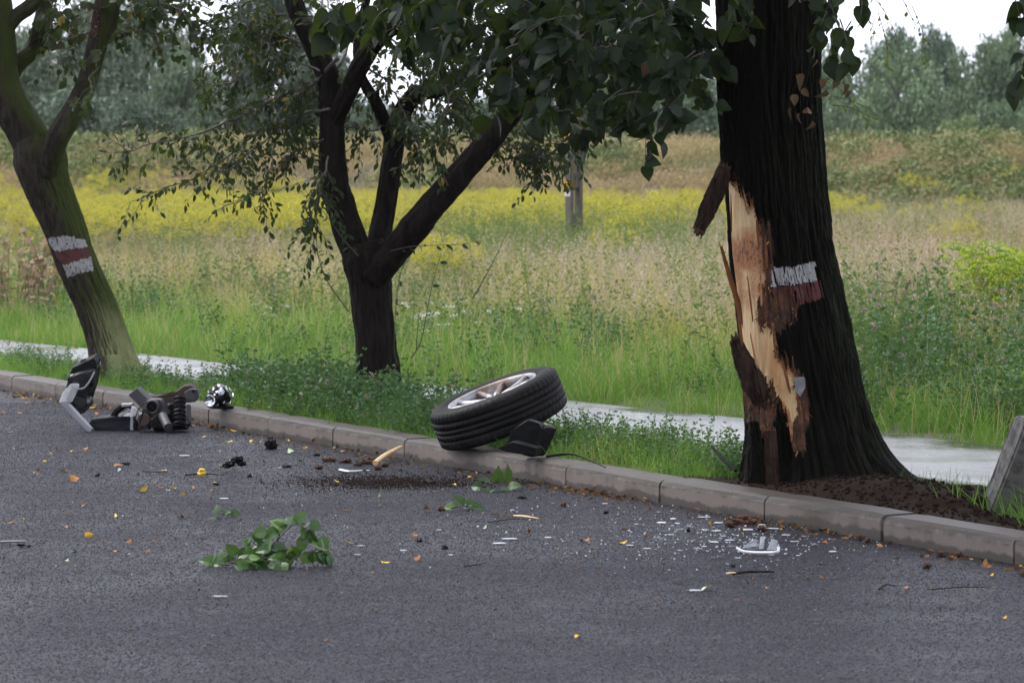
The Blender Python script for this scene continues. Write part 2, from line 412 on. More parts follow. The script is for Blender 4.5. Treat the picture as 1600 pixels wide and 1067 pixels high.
M['rust'] = simple('rusty_metal', (.045, .026, .020), .72, .25, .45, 30, .35, dirt=(.045, .030, .026))
M['chrome'] = simple('reflector_chrome', (.78, .79, .82), .12, 1.0, .08, 12, .04)
M['glass'] = simple('clear_plastic', (.42, .44, .46), .14, 0, .05, 20, .2, trans=.75)
M['shard'] = simple('white_plastic_shard', (.50, .51, .54), .35, 0, .12, 30, .1)
M['glassgreen'] = simple('glass_crumb', (.45, .62, .60), .1, 0, .2, 30, .1, trans=.4)
M['concrete'] = simple('old_concrete', (.20, .19, .18), .85, 0, .45, 90, .5, dirt=(.10, .095, .085))
M['concrete_pole'] = simple('pole_concrete', (.07, .062, .054), .85, 0, .3, 14, .3)
M['sign_yellow'] = simple('yellow_plate', (.60, .28, .012), .4, 0, .08, 20, .03)
M['ink'] = simple('black_print', (.015, .015, .015), .5, 0, .1, 20, .0)
M['sign_white'] = simple('white_plate', (.62, .58, .5), .5, 0, .1, 20, .05)
M['paint_white'] = simple('old_shaded_white_paint', (.27, .268, .27), .75, 0, .25, 90, .4, dirt=(.20, .19, .185))  # weathered white dimmed to grey: shade on the trunk put into the colour
M['paint_red'] = simple('old_red_paint', (.065, .010, .010), .75, 0, .45, 90, .4, dirt=(.075, .020, .016))
M['leaf_linden'] = leafmat('linden_leaf', (.004, .009, .005), (.014, .028, .012), (.06, .09, .016), trans=.2, thirds=(.9, .995), spec=.15, rough=.55)
M['leaf_dry'] = leafmat('dry_leaf', (.05, .027, .016), (.14, .085, .05), trans=.15, rough=.75)
M['leaf_plum'] = leafmat('plum_leaf', (.009, .017, .007), (.028, .044, .018), (.30, .20, .03), trans=.25, thirds=(.955, .985), spec=.14)
M['leaf_bright'] = leafmat('young_leaf', (.05, .085, .018), (.12, .16, .03), (.28, .22, .03), trans=.35, thirds=(.85, .95))
M['berry'] = leafmat('dry_berry', (.05, .014, .012), (.12, .035, .028), trans=.02)
M['grass'] = leafmat('lush_grass', (.068, .170, .026), (.165, .315, .050), (.42, .38, .13), trans=.3, thirds=(.86, .97), instance=True)
M['weed'] = leafmat('clover_leaf', (.026, .072, .030), (.074, .150, .056), (.15, .23, .06), trans=.22, thirds=(.8, .97), instance=True)
M['tallweed'] = leafmat('tall_weed', (.065, .115, .030), (.14, .20, .055), (.24, .25, .07), trans=.25, thirds=(.8, .95), instance=True)
M['drygrass'] = leafmat('dry_grass', (.165, .245, .038), (.38, .385, .085), (.54, .39, .15), trans=.3, rough=.7, thirds=(.55, .9), instance=True)
M['straw'] = leafmat('straw', (.44, .33, .16), (.58, .44, .25), trans=.25, rough=.75, instance=True)
M['seed'] = leafmat('seed_heads', (.22, .155, .135), (.46, .35, .31), (.66, .55, .49), trans=.25, rough=.85, thirds=(.6, .95), instance=True)
M['gold'] = leafmat('goldenrod_flower', (.30, .29, .05), (.52, .46, .075), trans=.25, rough=.8, instance=True)
M['goldgreen'] = leafmat('goldenrod_plume', (.26, .35, .03), (.42, .47, .045), trans=.3, rough=.7)
M['brownherb'] = leafmat('brown_herb', (.15, .09, .062), (.27, .18, .12), trans=.15, rough=.85, instance=True)
M['levee'] = leafmat('levee_herbs', (.14, .16, .055), (.31, .25, .12), (.50, .34, .23), trans=.2, rough=.85, thirds=(.45, .9), instance=True)
M['bankgreen'] = leafmat('bank_green', (.065, .095, .030), (.15, .185, .06), (.30, .27, .11), trans=.12, instance=True)
M['pink'] = leafmat('clover_flower', (.32, .15, .20), (.42, .25, .32), trans=.2, rough=.8, instance=True)
M['white_flower'] = leafmat('white_flower', (.6, .6, .56), (.75, .75, .7), trans=.2, rough=.8, instance=True)
M['litter'] = leafmat('brown_litter', (.05, .026, .014), (.16, .075, .032), (.34, .19, .06), trans=.05, rough=.8, thirds=(.72, .97))
def far_leaf(name, a, b):
    t = NT(name); f = t.attr('tint'); oc = t.n('ShaderNodeObjectInfo').outputs['Color']
    col = t.mix(1, t.ramp(f, [(0, a), (1, b)]), oc, 'MULTIPLY'); s = t.bsdf(col, .6, final=False, spec=.3)
    tr = t.n('ShaderNodeBsdfTranslucent'); t.l(col, tr.inputs[0]); mx = t.n('ShaderNodeMixShader'); mx.inputs[0].default_value = .15
    t.l(s, mx.inputs[1]); t.l(tr.outputs[0], mx.inputs[2]); t.l(mx.outputs[0], t.out.inputs[0]); return t.m
M['leaf_far'] = far_leaf('far_foliage', (.060, .088, .050), (.165, .205, .118))
# ------------------------------------------------------------------ the setting: road, kerb, ground, path
PA, PB = P(0, 530, .105), P(1540, 694, .105)
(na, ta), (nb, tb) = nt(PA[0], PA[1]), nt(PB[0], PB[1])
def t_far(n): return np.maximum(ta + (np.asarray(n, float) - na) * (tb - ta) / (nb - na), 1.62)
def t_near(n): return .98 + .03 * np.sin(np.asarray(n, float) * .9) + .02 * np.sin(np.asarray(n, float) * 2.7 + 1)

def sheet(ns, ts, zf):
    n, t = np.meshgrid(ns, ts, indexing='ij')
    xy = K0 + n[..., None] * KU + t[..., None] * KV
    V = np.concatenate([xy, zf(n, t, xy)[..., None]], -1).reshape(-1, 3)
    a, b = len(ns), len(ts); i = np.arange(a - 1)[:, None] * b; j = np.arange(b - 1)[None]
    F = np.stack([i + j, i + j + 1, i + b + j + 1, i + b + j], -1).reshape(-1, 4)
    return V, F
road_ns = np.r_[np.arange(32, -40, -1.0), np.arange(-45, -360, -30.0)]
V, F = sheet(road_ns, np.r_[np.arange(-9.6, .06, .4), .06], lambda n, t, xy: -.0 * t)
o = obj('road', mesh_np('road', V, F, [M['asphalt']], True)); tag(o, 'wet grey asphalt road scattered with debris', 'road', kind='structure')

def ground_z(n, t, xy):
    X, Y = xy[..., 0], xy[..., 1]
    p = np.stack([X * .5, Y * .5, X * 0], -1)
    z = .070 + .035 * (fbm(p, 3) - .5)
    z = z + np.clip((t - 3.5) / 12, 0, 1) * .25 * (fbm(p * .4 + 9, 3) - .5)
    inpath = np.clip(1 - np.abs(t - (t_near(n) + t_far(n)) / 2) / 1.0, 0, 1); z = z - .04 * (inpath > 0)
    u = np.clip((Y - 108 + 3.0 * (fbm(np.stack([X * .08, X * 0, X * 0], -1), 2) - .5)) / 14, 0, 1)
    lev = u * u * (3 - 2 * u); d = np.clip((Y - 128) / 14, 0, 1)
    return z + lev * (2.15 + .5 * (fbm(np.stack([X * .12, Y * .1, X * 0 + 4], -1), 3) - .5)) - d * d * (3 - 2 * d) * 1.4
g_ns = np.r_[np.arange(32, -135, -.8), np.arange(-140, -360, -20.0)]
g_ts = np.r_[.12, np.arange(.2, 3.2, .1), np.arange(3.6, 95, .8), np.arange(100, 345, 15.0)]
V, F = sheet(g_ns, g_ts, ground_z)
o = obj('ground', mesh_np('ground', V, F, [M['earth']], True)); tag(o, 'earth of the verge, meadow and low grassy bank', 'ground', kind='structure')
# far side of the road, behind the camera
V, F = sheet(np.r_[32., -40, -330], np.r_[-60., -9.5], lambda n, t, xy: n * 0 - .02)
o = obj('far_verge_ground', mesh_np('far_verge_ground', V, F, [M['earth']])); tag(o, 'bare earth beyond the other edge of the road', 'ground', kind='structure')
p_ns = np.arange(24, -60, -.5)
n_, k_ = p_ns, 7
rows = []
for f in np.linspace(0, 1, k_):
    t = t_near(n_) * (1 - f) + t_far(n_) * f
    xy = K0 + n_[:, None] * KU + t[:, None] * KV
    rows.append(np.c_[xy, .105 + .004 * np.sin(n_ * 1.3 + f * 4)])
rows = [rows[0] - [0, 0, .09]] + rows + [rows[-1] - [0, 0, .09]]
V = np.stack(rows, 1).reshape(-1, 3); b = len(rows)
i = np.arange(len(n_) - 1)[:, None] * b; j = np.arange(b - 1)[None]
F = np.stack([i + j, i + j + 1, i + b + j + 1, i + b + j], -1).reshape(-1, 4)
o = obj('path', mesh_np('path', V, F, [M['path']])); tag(o, 'wet shining footpath between the trees and the meadow', 'path', kind='structure')

# kerb: stones one metre long, each its own block
KH = .105
kerb = thing('kerb', 'row of concrete kerb stones along the wet road', 'kerb', (K0[0], K0[1], 0)); kerb['kind'] = 'structure'
ang = math.atan2(KU[1], KU[0])
def kerb_mesh(k):
    bm = bmesh.new(); r = random.Random(k)
    prof = [(0, -.05), (0.0, KH - .03), (.006, KH - .010), (.022, KH), (.15, KH + .003), (.15, -.05)]
    L = .991; segs = 9; rows = []
    for s in range(segs + 1):
        x = L * s / segs + .0045
        e = .003 if s in (0, segs) else 0
        rows.append([bm.verts.new((x + (e if s == 0 else -e if s == segs else 0) * (q in (1, 2, 3)), y + (0.0 if q in (0, 5) else r.uniform(-.0014, .0014)) , z - (e * 1.2 if q in (2, 3, 4) else 0) + (0 if q in (0, 5) else r.uniform(-.0012, .0012)))) for q, (y, z) in enumerate(prof)])
    for s in range(segs):
        for q in range(len(prof) - 1): bm.faces.new((rows[s][q], rows[s + 1][q], rows[s + 1][q + 1], rows[s][q + 1]))
    bm.faces.new(rows[0]); bm.faces.new(rows[-1][::-1])
    return bm_mesh(bm, 'kerb_stone', [M['kerb']])
kms = [kerb_mesh(k) for k in range(6)]
rk = random.Random(3)
for n in range(-32, 24):
    s = obj('kerb_stone', kms[rk.randrange(6)], kerb)
    p = KU * n + KV * (rk.uniform(-.004, .004))
    s.location = (p[0], p[1], rk.uniform(-.003, .003)); s.rotation_euler = (rk.uniform(-.012, .012), rk.uniform(-.003, .003), ang + rk.uniform(-.004, .004))
# ------------------------------------------------------------------ vegetation that nobody could count: clumps scattered by geometry nodes
def blades(n, h, w, rad, lean, tint=(0, 1), seg=3, curl=.5):
    """n grass blades as tapered curved strips: V, F, tint"""
    a = rng.uniform(0, 2 * math.pi, n); r = rad * np.sqrt(rng.random(n)); base = np.c_[r * np.cos(a), r * np.sin(a), np.zeros(n)]
    H = rng.uniform(*h, n); ww = rng.uniform(*w, n); az = rng.uniform(0, 2 * math.pi, n); ln = rng.uniform(0, lean, n) + .04
    d = np.c_[np.cos(az), np.sin(az), np.zeros(n)]; sd = np.c_[-np.sin(az), np.cos(az), np.zeros(n)]
    tw = rng.uniform(0, math.pi, n); sd = sd * np.cos(tw)[:, None] + d * np.sin(tw)[:, None]
    V = []
    for k in range(seg + 1):
        u = k / seg; hx = ln * (u + curl * u * u) * H; hz = H * (u - .35 * ln * u * u)
        c = base + d * hx[:, None] + np.c_[np.zeros(n), np.zeros(n), hz]; wd = ww * (1 - u ** 1.6) + .0006
        V += [c - sd * wd[:, None] / 2, c + sd * wd[:, None] / 2]
    V = np.stack(V, 1); k = 2 * (seg + 1); F = []
    for s in range(seg): F.append(np.stack([np.full(n, 2 * s), np.full(n, 2 * s + 1), np.full(n, 2 * s + 3), np.full(n, 2 * s + 2)], -1))
    F = np.stack(F, 1) + (np.arange(n) * k)[:, None, None]
    t = rng.uniform(*tint, n)
    return V.reshape(-1, 3), F.reshape(-1, 4), np.repeat(t, k), (base + d * (ln * (1 + curl) * H)[:, None] + np.c_[np.zeros(n), np.zeros(n), H * (1 - .35 * ln)])
def flakes(pos, size, d=None, tint=None, asp=.5, up=None):
    """small diamond leaves at pos"""
    n = len(pos); d = rand_dirs(n) if d is None else d; R = frames(d, up); s = np.broadcast_to(size, (n,))
    tv = np.array([[0, 0, 0], [asp * .5, .5, .06], [0, 1, 0], [-asp * .5, .5, .06]])
    V = np.einsum('nij,kj->nki', R, tv) * np.asarray(s)[:, None, None] + np.asarray(pos)[:, None]
    F = np.arange(n)[:, None] * 4 + np.arange(4)[None]
    return V.reshape(-1, 3), F, np.repeat(rng.random(n) if tint is None else tint, 4)
class Clump:
    def __init__(s): s.V, s.F, s.T, s.I, s.n = [], [], [], [], 0
    def add(s, V, F, T, mi):
        s.V.append(V); s.F.append(F + s.n); s.T.append(np.broadcast_to(T, (len(V),))); s.I.append(np.full(len(F), mi)); s.n += len(V)
    def mesh(s, name, mats): return mesh_np(name, np.vstack(s.V), np.vstack(s.F), mats, False, np.concatenate(s.T), np.concatenate(s.I))
def stems_with(c, tips_fn, n, h, rad, lean, mi_stem, w=(.004, .006)):
    V, F, T, tip = blades(n, h, w, rad, lean, (0, .6), 3, .2); c.add(V, F, T, mi_stem); return V.reshape(n, 4, 2, 3).mean(2), tip
def clump_lush(k): c = Clump(); c.add(*blades(46, (.07, .24), (.003, .0065), .13, .7)[:3], 0); return c.mesh('lush_clump', [M['grass']])
def clump_lush_tall(k):
    c = Clump(); c.add(*blades(40, (.16, .42), (.004, .008), .15, .7)[:3], 0); c.add(*blades(5, (.3, .5), (.003, .004), .15, .4)[:3], 1); return c.mesh('lush_tall', [M['grass'], M['straw']])
def clump_weed(k, hh=(.10, .26), flower=None, nst=15):
    """clover and lucerne like herbs: thin stems with trefoils"""
    c = Clump(); ax, tip = stems_with(c, None, nst, hh, .13, .55, 0, (.002, .003)); pos, dd = [], []
    for a in ax:
        for u in np.linspace(.25, 1, 7):
            i = u * 3; j = min(int(i), 2); q = a[j] * (1 - (i - j)) + a[j + 1] * (i - j)
            for b in range(3): pos.append(q); v = rng.normal(size=3); v[2] = abs(v[2]) * .5; dd.append(v / np.linalg.norm(v))
    c.add(*flakes(np.array(pos), rng.uniform(.012, .030, len(pos)), np.array(dd), asp=.6), 0)
    c.add(*blades(10, (.08, .24), (.003, .005), .14, .5)[:3], 1); m = [M['weed'], M['grass']]
    if flower:
        q = tip[rng.choice(len(tip), 3, False)]; pos = np.repeat(q, 12, 0) + rng.normal(size=(36, 3)) * .006
        c.add(*flakes(pos, .012), 2); m.append(M[flower])
    return c.mesh('weed_clump', m)
def clump_dry(k, hh=(.45, .85)):
    c = Clump(); c.add(*blades(34, (.25, .72), (.004, .008), .24, .6)[:3], 0)
    V, F, T, tip = blades(14, hh, (.0028, .004), .22, .45, seg=3, curl=.3); c.add(V, F, T, 1 if k % 3 == 0 else 0)
    ax = V.reshape(14, 4, 2, 3).mean(2); pos, dd = [], []
    for a in ax:
        for u in np.linspace(.66, 1, 9):
            i = u * 3; j = min(int(i), 2); pos.append(a[j] * (1 - (i - j)) + a[j + 1] * (i - j) + rng.normal(size=3) * .012 * (1.25 - u) * 3); v = rng.normal(size=3) * .6; v[2] += .8; dd.append(v)
    c.add(*flakes(np.array(pos), rng.uniform(.018, .036, len(pos)), np.array(dd), asp=.35), 2)
    return c.mesh('dry_clump', [M['drygrass'], M['straw'], M['seed']])
def clump_straw(k):
    c = Clump(); c.add(*blades(20, (.3, .75), (.003, .006), .2, .8, curl=.6)[:3], 0); c.add(*blades(14, (.2, .5), (.004, .007), .2, .6)[:3], 1); return c.mesh('straw_clump', [M['straw'], M['drygrass']])
def clump_herb(k, hh=(.5, 1.0), nst=7, ls=(.04, .09), mi='tallweed', top=None):
    c = Clump(); ax, tip = stems_with(c, None, nst, hh, .18, .35, 0, (.005, .008)); pos, dd, sz = [], [], []
    for a in ax:
        for u in np.linspace(.12, 1, 24):
            i = u * 3; j = min(int(i), 2); pos.append(a[j] * (1 - (i - j)) + a[j + 1] * (i - j)); v = rng.normal(size=3); v[2] = rng.uniform(.1, 1); dd.append(v / np.linalg.norm(v)); sz.append(rng.uniform(*ls) * (1.15 - .6 * u))
    c.add(*flakes(np.array(pos), np.array(sz), np.array(dd), asp=.3), 0); m = [M[mi]]
    if top:
        n = 16; pos = np.repeat(tip, n, 0) + rng.normal(size=(len(tip) * n, 3)) * [.022, .022, .05]; c.add(*flakes(pos, rng.uniform(.014, .03, len(pos))), 1); m.append(M[top])
    return c.mesh('herb_clump', m)
def clump_gold(k, green=False, hh=(.7, 1.15), nst=11):
    c = Clump(); ax, tip = stems_with(c, None, nst, hh, .28, .3, 0, (.005, .007)); pos, dd, sz, pp, pd, ps = [], [], [], [], [], []
    for a in ax:
        for u in np.linspace(.1, .85, 18):
            i = u * 3; j = min(int(i), 2); pos.append(a[j] * (1 - (i - j)) + a[j + 1] * (i - j)); v = rng.normal(size=3); v[2] = .4; dd.append(v / np.linalg.norm(v)); sz.append(rng.uniform(.06, .11))
        az0 = rng.uniform(0, 6.28); e = a[3]; 
        for b in range(7):
            az = az0 + rng.normal() * .9; L = rng.uniform(.08, .2); st = a[2] * .35 * (1 - b / 7) + e * (1 - .35 * (1 - b / 7))
            for q in np.linspace(.1, 1, 9):
                pp.append(st + np.array([math.cos(az) * L * q, math.sin(az) * L * q, .07 * q - .10 * q * q]) + rng.normal(size=3) * .008); v = rng.normal(size=3); v[2] += .7; pd.append(v); ps.append(rng.uniform(.018, .034))
    c.add(*flakes(np.array(pos), np.array(sz), np.array(dd), asp=.18), 0); c.add(*flakes(np.array(pp), np.array(ps), np.array(pd), asp=.7), 1)
    return c.mesh('gold_clump', [M['tallweed'], M['gold']])
def clump_brown(k):
    c = Clump(); ax, tip = stems_with(c, None, 6, (.5, .95), .16, .4, 0, (.004, .006)); n = 26
    pos = np.repeat(tip, n, 0) + rng.normal(size=(len(tip) * n, 3)) * [.05, .05, .09]; c.add(*flakes(pos, rng.uniform(.012, .03, len(pos))), 0); return c.mesh('brown_clump', [M['brownherb']])
def clump_levee(k):
    c = Clump(); c.add(*blades(34, (.2, .6), (.015, .03), .5, .9)[:3], 0); n = 90
    pos = rng.normal(size=(n, 3)) * [.28, .28, .16] + [0, 0, .34]; c.add(*flakes(pos, rng.uniform(.05, .12, n), asp=.5), 0); return c.mesh('levee_clump', [M['levee']])
def clump_green(k):
    c = Clump(); n = 260; d = rand_dirs(n); d[:, 2] = np.abs(d[:, 2]); pos = d * np.array([.5, .5, .62]) * rng.uniform(.7, 1.05, (n, 1)); c.add(*flakes(pos, rng.uniform(.06, .13, n), rng.normal(size=(n, 3)), asp=.6, up=d + rng.normal(size=(n, 3)) * .3), 0); c.add(*blades(14, (.3, .8), (.01, .02), .4, .5)[:3], 0); return c.mesh('green_clump', [M['bankgreen']])
def clump_umbel(k):
    c = Clump(); ax, tip = stems_with(c, None, 3, (.3, .5), .1, .3, 0, (.003, .004)); pos = np.repeat(tip, 22, 0) + rng.normal(size=(66, 3)) * [.03, .03, .005]; c.add(*flakes(pos, .022), 1); return c.mesh('umbel', [M['tallweed'], M['white_flower']])

def scatter(name, clumps, xyz, scl, label, cat, tilt=.12, idx=None):
    n = len(xyz); me = bpy.data.meshes.new(name); me.vertices.add(n); me.vertices.foreach_set('co', np.asarray(xyz, np.float32).ravel())
    rot = np.c_[rng.normal(size=n) * tilt, rng.normal(size=n) * tilt, rng.uniform(0, 6.28, n)].astype(np.float32)
    a = me.attributes.new('rot', 'FLOAT_VECTOR', 'POINT'); a.data.foreach_set('vector', rot.ravel())
    a = me.attributes.new('scl', 'FLOAT', 'POINT'); a.data.foreach_set('value', np.asarray(scl, np.float32))
    a = me.attributes.new('idx', 'INT', 'POINT'); a.data.foreach_set('value', (rng.integers(0, len(clumps), n) if idx is None else idx).astype(np.int32))
    c = bpy.data.collections.new(name + '_kinds')
    for i, m in enumerate(clumps): c.objects.link(bpy.data.objects.new('%s_kind_%02d' % (name, i), m))
    o = obj(name, me); tag(o, label, cat, kind='stuff')
    g = bpy.data.node_groups.new(name + '_scatter', 'GeometryNodeTree'); g.interface.new_socket('Geometry', in_out='INPUT', socket_type='NodeSocketGeometry'); g.interface.new_socket('Geometry', in_out='OUTPUT', socket_type='NodeSocketGeometry')
    N, L = g.nodes, g.links
    gi, go, ip, ci = N.new('NodeGroupInput'), N.new('NodeGroupOutput'), N.new('GeometryNodeInstanceOnPoints'), N.new('GeometryNodeCollectionInfo')
    ci.inputs['Collection'].default_value = c; ci.inputs['Separate Children'].default_value = True; ci.inputs['Reset Children'].default_value = True
    def at(nm, ty): x = N.new('GeometryNodeInputNamedAttribute'); x.data_type = ty; x.inputs['Name'].default_value = nm; return x.outputs[0]
    er = N.new('FunctionNodeEulerToRotation'); L.new(at('rot', 'FLOAT_VECTOR'), er.inputs[0])
    L.new(gi.outputs[0], ip.inputs['Points']); L.new(ci.outputs[0], ip.inputs['Instance']); ip.inputs['Pick Instance'].default_value = True
    L.new(at('idx', 'INT'), ip.inputs['Instance Index']); L.new(er.outputs[0], ip.inputs['Rotation']); L.new(at('scl', 'FLOAT'), ip.inputs['Scale']); L.new(ip.outputs[0], go.inputs[0])
    md = o.modifiers.new('scatter', 'NODES'); md.node_group = g
    return o
def sample_nt(n0, n1, t0, t1, dens):
    m = int((n1 - n0) * (t1 - t0) * dens); n = rng.uniform(n0, n1, m); t = rng.uniform(t0, t1, m); return n, t
def on_ground(n, t):
    xy = K0 + n[:, None] * KU + t[:, None] * KV; return np.c_[xy, ground_z(n, t, xy) - .012]
def sample_view(y0, y1, dens, margin=1.35):
    """points over the wedge of land that can be seen, with a margin"""
    A = .1315 * margin * (y1 * y1 - y0 * y0) + 2 * (y1 - y0); m = int(A * dens)
    Y = np.sqrt(rng.uniform(y0 * y0, y1 * y1, m)); X = rng.uniform(-1, 1, m) * (.1315 * margin * Y + 1.0); n, t = nt(X, Y); return X, Y, n, t
def nz(X, Y, f, o=3, s=0): return fbm(np.stack([X * f + s, Y * f + s * 1.7, X * 0 + s], -1), o)
TREES_NT = []
# verge between kerb and path
BIG = nt(1.352, 17.14); 
def soil_mask(n, t): return ((np.abs(n - 7.1) < .8 + .15 * np.sin(t * 20)) & (t < .8)) | ((n > 7) & (n < 10.6) & (t < np.interp(n, [7.6, 8.6, 9.6], [.55, .40, .34]) + .04 * np.sin(n * 7)))
lush = [clump_lush(k) for k in range(6)]; lusht = [clump_lush_tall(k) for k in range(4)]
weeds = [clump_weed(k, flower=f) for k, f in enumerate((None, None, None, 'pink', None, None))]
weedt = [clump_weed(k, (.16, .34), f, 17) for k, f in enumerate((None, None, 'pink', None))]
n, t = sample_nt(-30, 16, .155, 1.03, 62)
k = ~soil_mask(n, t) & ((t < .93) | (rng.random(len(n)) < .5)); n, t = n[k], t[k]
px = pix(on_ground(n, t))[0]
scl = rng.uniform(.45, .9, len(n)) * np.where(t < .3, .85, 1.0) * np.where(px < 330, .85, 1)
scatter('verge_grass', lush, on_ground(n, t), scl, 'short bright grass growing on the verge behind the kerb', 'grass')
n, t = sample_nt(-30, 16, .19, 1.0, 46); xy = on_ground(n, t); px = pix(xy)[0]
dens = np.interp(px, [-200, 0, 300, 345, 420, 560, 700, 760, 860, 1150, 1200, 1500], [.35, .4, .3, .9, 1, 1, .95, .6, .8, .8, .3, .3])
k = ~soil_mask(n, t) & (rng.random(len(n)) < dens); n, t, px = n[k], t[k], px[k]; xy = xy[k]
tall = np.interp(px, [0, 330, 400, 560, 680, 760, 860, 1150], [.8, .85, 1.4, 1.5, 1.35, .75, .9, .9])
scatter('verge_weeds', weeds + weedt, xy, rng.uniform(.6, .95, len(n)) * tall * np.where(t < .32, .6, 1), 'dark leafy clover weeds growing around the tree and wheel', 'weeds')
# bright strip beyond the path
n, t = sample_nt(-42, 16, 1.5, 7.0, 30); s = t - t_far(n); k = (s > .03) & (s < 4.2) & (rng.random(len(n)) < np.clip(1.25 - s / 4.4, .1, 1)); n, t, s = n[k], t[k], s[k]
xy = on_ground(n, t); sc = rng.uniform(.6, 1.15, len(n)) * np.interp(s, [0, .4, 2.5, 4], [.55, .8, 1.1, 1.2])
scatter('path_edge_grass', lush + lusht, xy, sc, 'lush green grass bordering the far edge of the path', 'grass')
n, t = sample_nt(-42, 16, 1.5, 9.0, 13); s = t - t_far(n); xy = on_ground(n, t); px = pix(xy)[0]
k = (s > .5) & (s < 6) & (rng.random(len(n)) < .25 + .75 * (nz(xy[:, 0], xy[:, 1], .8) > .5)) & (rng.random(len(n)) < np.interp(px, [0, 400, 900, 1250, 1350, 1600], [.2, .3, .35, .45, .9, .9])); n, t, s = n[k], t[k], s[k]; xy = xy[k]; px = px[k]
scatter('meadow_edge_weeds', weedt + [clump_weed(9, (.2, .45), None, 15), clump_herb(1, (.3, .6), 5, (.03, .06)), clump_weed(9, (.2, .45), 'pink', 15)], xy, rng.uniform(.8, 1.5, len(n)) * np.interp(s, [0, 3], [.7, 1.1]) * np.interp(px, [1200, 1350], [1, 1.25]), 'leafy green weeds along the edge of the meadow', 'weeds')
# meadow
dry = [clump_dry(k) for k in range(7)]; straw = [clump_straw(k) for k in range(3)]
parts = [sample_view(20, 45, 9), sample_view(45, 72, 5.5), sample_view(72, 113, 2.6)]
X, Y, n, t = [np.concatenate(a) for a in zip(*parts)]
s = t - t_far(n); k = (s > 2.2) & (rng.random(len(n)) < np.clip((s - 2) / 2.6, .1, 1)); X, Y, n, t, s = X[k], Y[k], n[k], t[k], s[k]
nn = nz(X, Y, .35, 3, 3); idx = np.where(nn > .56, rng.integers(7, 10, len(n)), rng.integers(0, 7, len(n)))
scatter('meadow_grass', dry + straw, on_ground(n, t), rng.uniform(.65, 1.1, len(n)) * np.interp(s, [2, 6], [.75, 1]) * np.interp(Y, [60, 110], [1, 1.15]), 'tall half dry meadow grass with pinkish seed heads', 'grass', idx=idx)
herb = [clump_herb(k, (.45, .85)) for k in range(4)]; brown = [clump_brown(k) for k in range(3)]
X, Y, n, t = sample_view(22, 108, 3.4); s = t - t_far(n); nn = nz(X, Y, .30, 3, 11); k = (s > 3) & (nn > .46); X, Y, n, t = X[k], Y[k], n[k], t[k]
scatter('meadow_herbs', herb + [clump_lush_tall(9), clump_lush_tall(8)], on_ground(n, t), rng.uniform(.65, 1.1, len(n)) * 1.05, 'green herbs standing among the meadow grass', 'weeds')
X, Y, n, t = sample_view(24, 108, 1.3); s = t - t_far(n); nn = nz(X, Y, .3, 3, 31); k = (s > 3) & (nn > .5); X, Y, n, t = X[k], Y[k], n[k], t[k]
scatter('brown_herbs', brown, on_ground(n, t), rng.uniform(.7, 1.05, len(n)), 'brown withered herbs scattered through the meadow', 'weeds')
gold = [clump_gold(k) for k in range(5)]
X, Y, n, t = sample_view(50, 114, 1.3); nn = nz(X * .55, Y, .13, 3, 21); px = pix(np.c_[X, Y, Y * 0 + 1])[0]
th = np.interp(Y, [50, 60, 78, 112], [.67, .60, .57, .52]) + np.interp(px, [0, 350, 500, 760, 1100, 1300, 1600], [-.025, -.005, .055, .09, .09, .085, .08]); k = nn > th
X, Y, n, t = X[k], Y[k], n[k], t[k]
scatter('goldenrod', gold, on_ground(n, t), rng.uniform(.75, 1.1, len(n)), 'yellow goldenrod flowering in drifts across the far meadow', 'goldenrod')
spots = [(690, 383, 40, 8), (665, 380, 41, 4), (950, 368, 50, 9), (975, 365, 51, 4), (1495, 350, 58, 8), (1510, 345, 60, 6), (35, 340, 62, 8), (1000, 320, 66, 6)]
pts = [Q(a + rng.normal() * 9, b, d + rng.normal() * .5) for a, b, d, c in spots for _ in range(c)]; pts = np.array(pts); n, t = nt(pts[:, 0], pts[:, 1]); g = on_ground(n, t)
scatter('goldenrod_tufts', gold, g, np.clip((pts[:, 2] - g[:, 2]) / .95, .5, 1.2) * rng.uniform(.8, 1.05, len(pts)), 'isolated deep yellow goldenrod tufts standing in the dry grass', 'goldenrod')
# upright green weeds round the pole
X = rng.uniform(-.9, 2.6, 150); Y = rng.uniform(45, 60, 150); n, t = nt(X, Y)
scatter('tall_weeds', [clump_herb(k, (.7, 1.2), 8, (.05, .10)) for k in range(4)], on_ground(n, t), rng.uniform(.75, 1.05, 150), 'tall upright green weeds around the concrete pole', 'weeds')
pu = np.array([P(a + rng.normal() * 12, b + 30, .1) for a, b in [(705, 515), (690, 512), (640, 500), (760, 512), (420, 490)] for _ in range(2)]); n, t = nt(pu[:, 0], pu[:, 1])
scatter('white_umbels', [clump_umbel(0), clump_umbel(1)], on_ground(n, t), rng.uniform(.6, .9, len(n)), 'few white flower heads in the meadow edge', 'flowers')
# the bank
lev = [clump_levee(k) for k in range(6)]; grn = [clump_green(k) for k in range(3)]
X = rng.uniform(-26, 26, 5200); Y = rng.uniform(106, 131, 5200); n, t = nt(X, Y)
scatter('bank_herbs', lev, on_ground(n, t), rng.uniform(.5, 1.05, len(n)), 'reddish brown withered herbs covering the low bank', 'weeds')
X = rng.uniform(-26, 26, 2600); Y = rng.uniform(106, 126, 2600); nn = nz(X * 2.2, Y * 1.6, .16, 3, 41); k = nn > .56; X, Y = X[k], Y[k]; n, t = nt(X, Y)
scatter('bank_bushes', grn, on_ground(n, t), rng.uniform(.6, 1.35, len(n)), 'low green growth in patches on the bank', 'weeds')

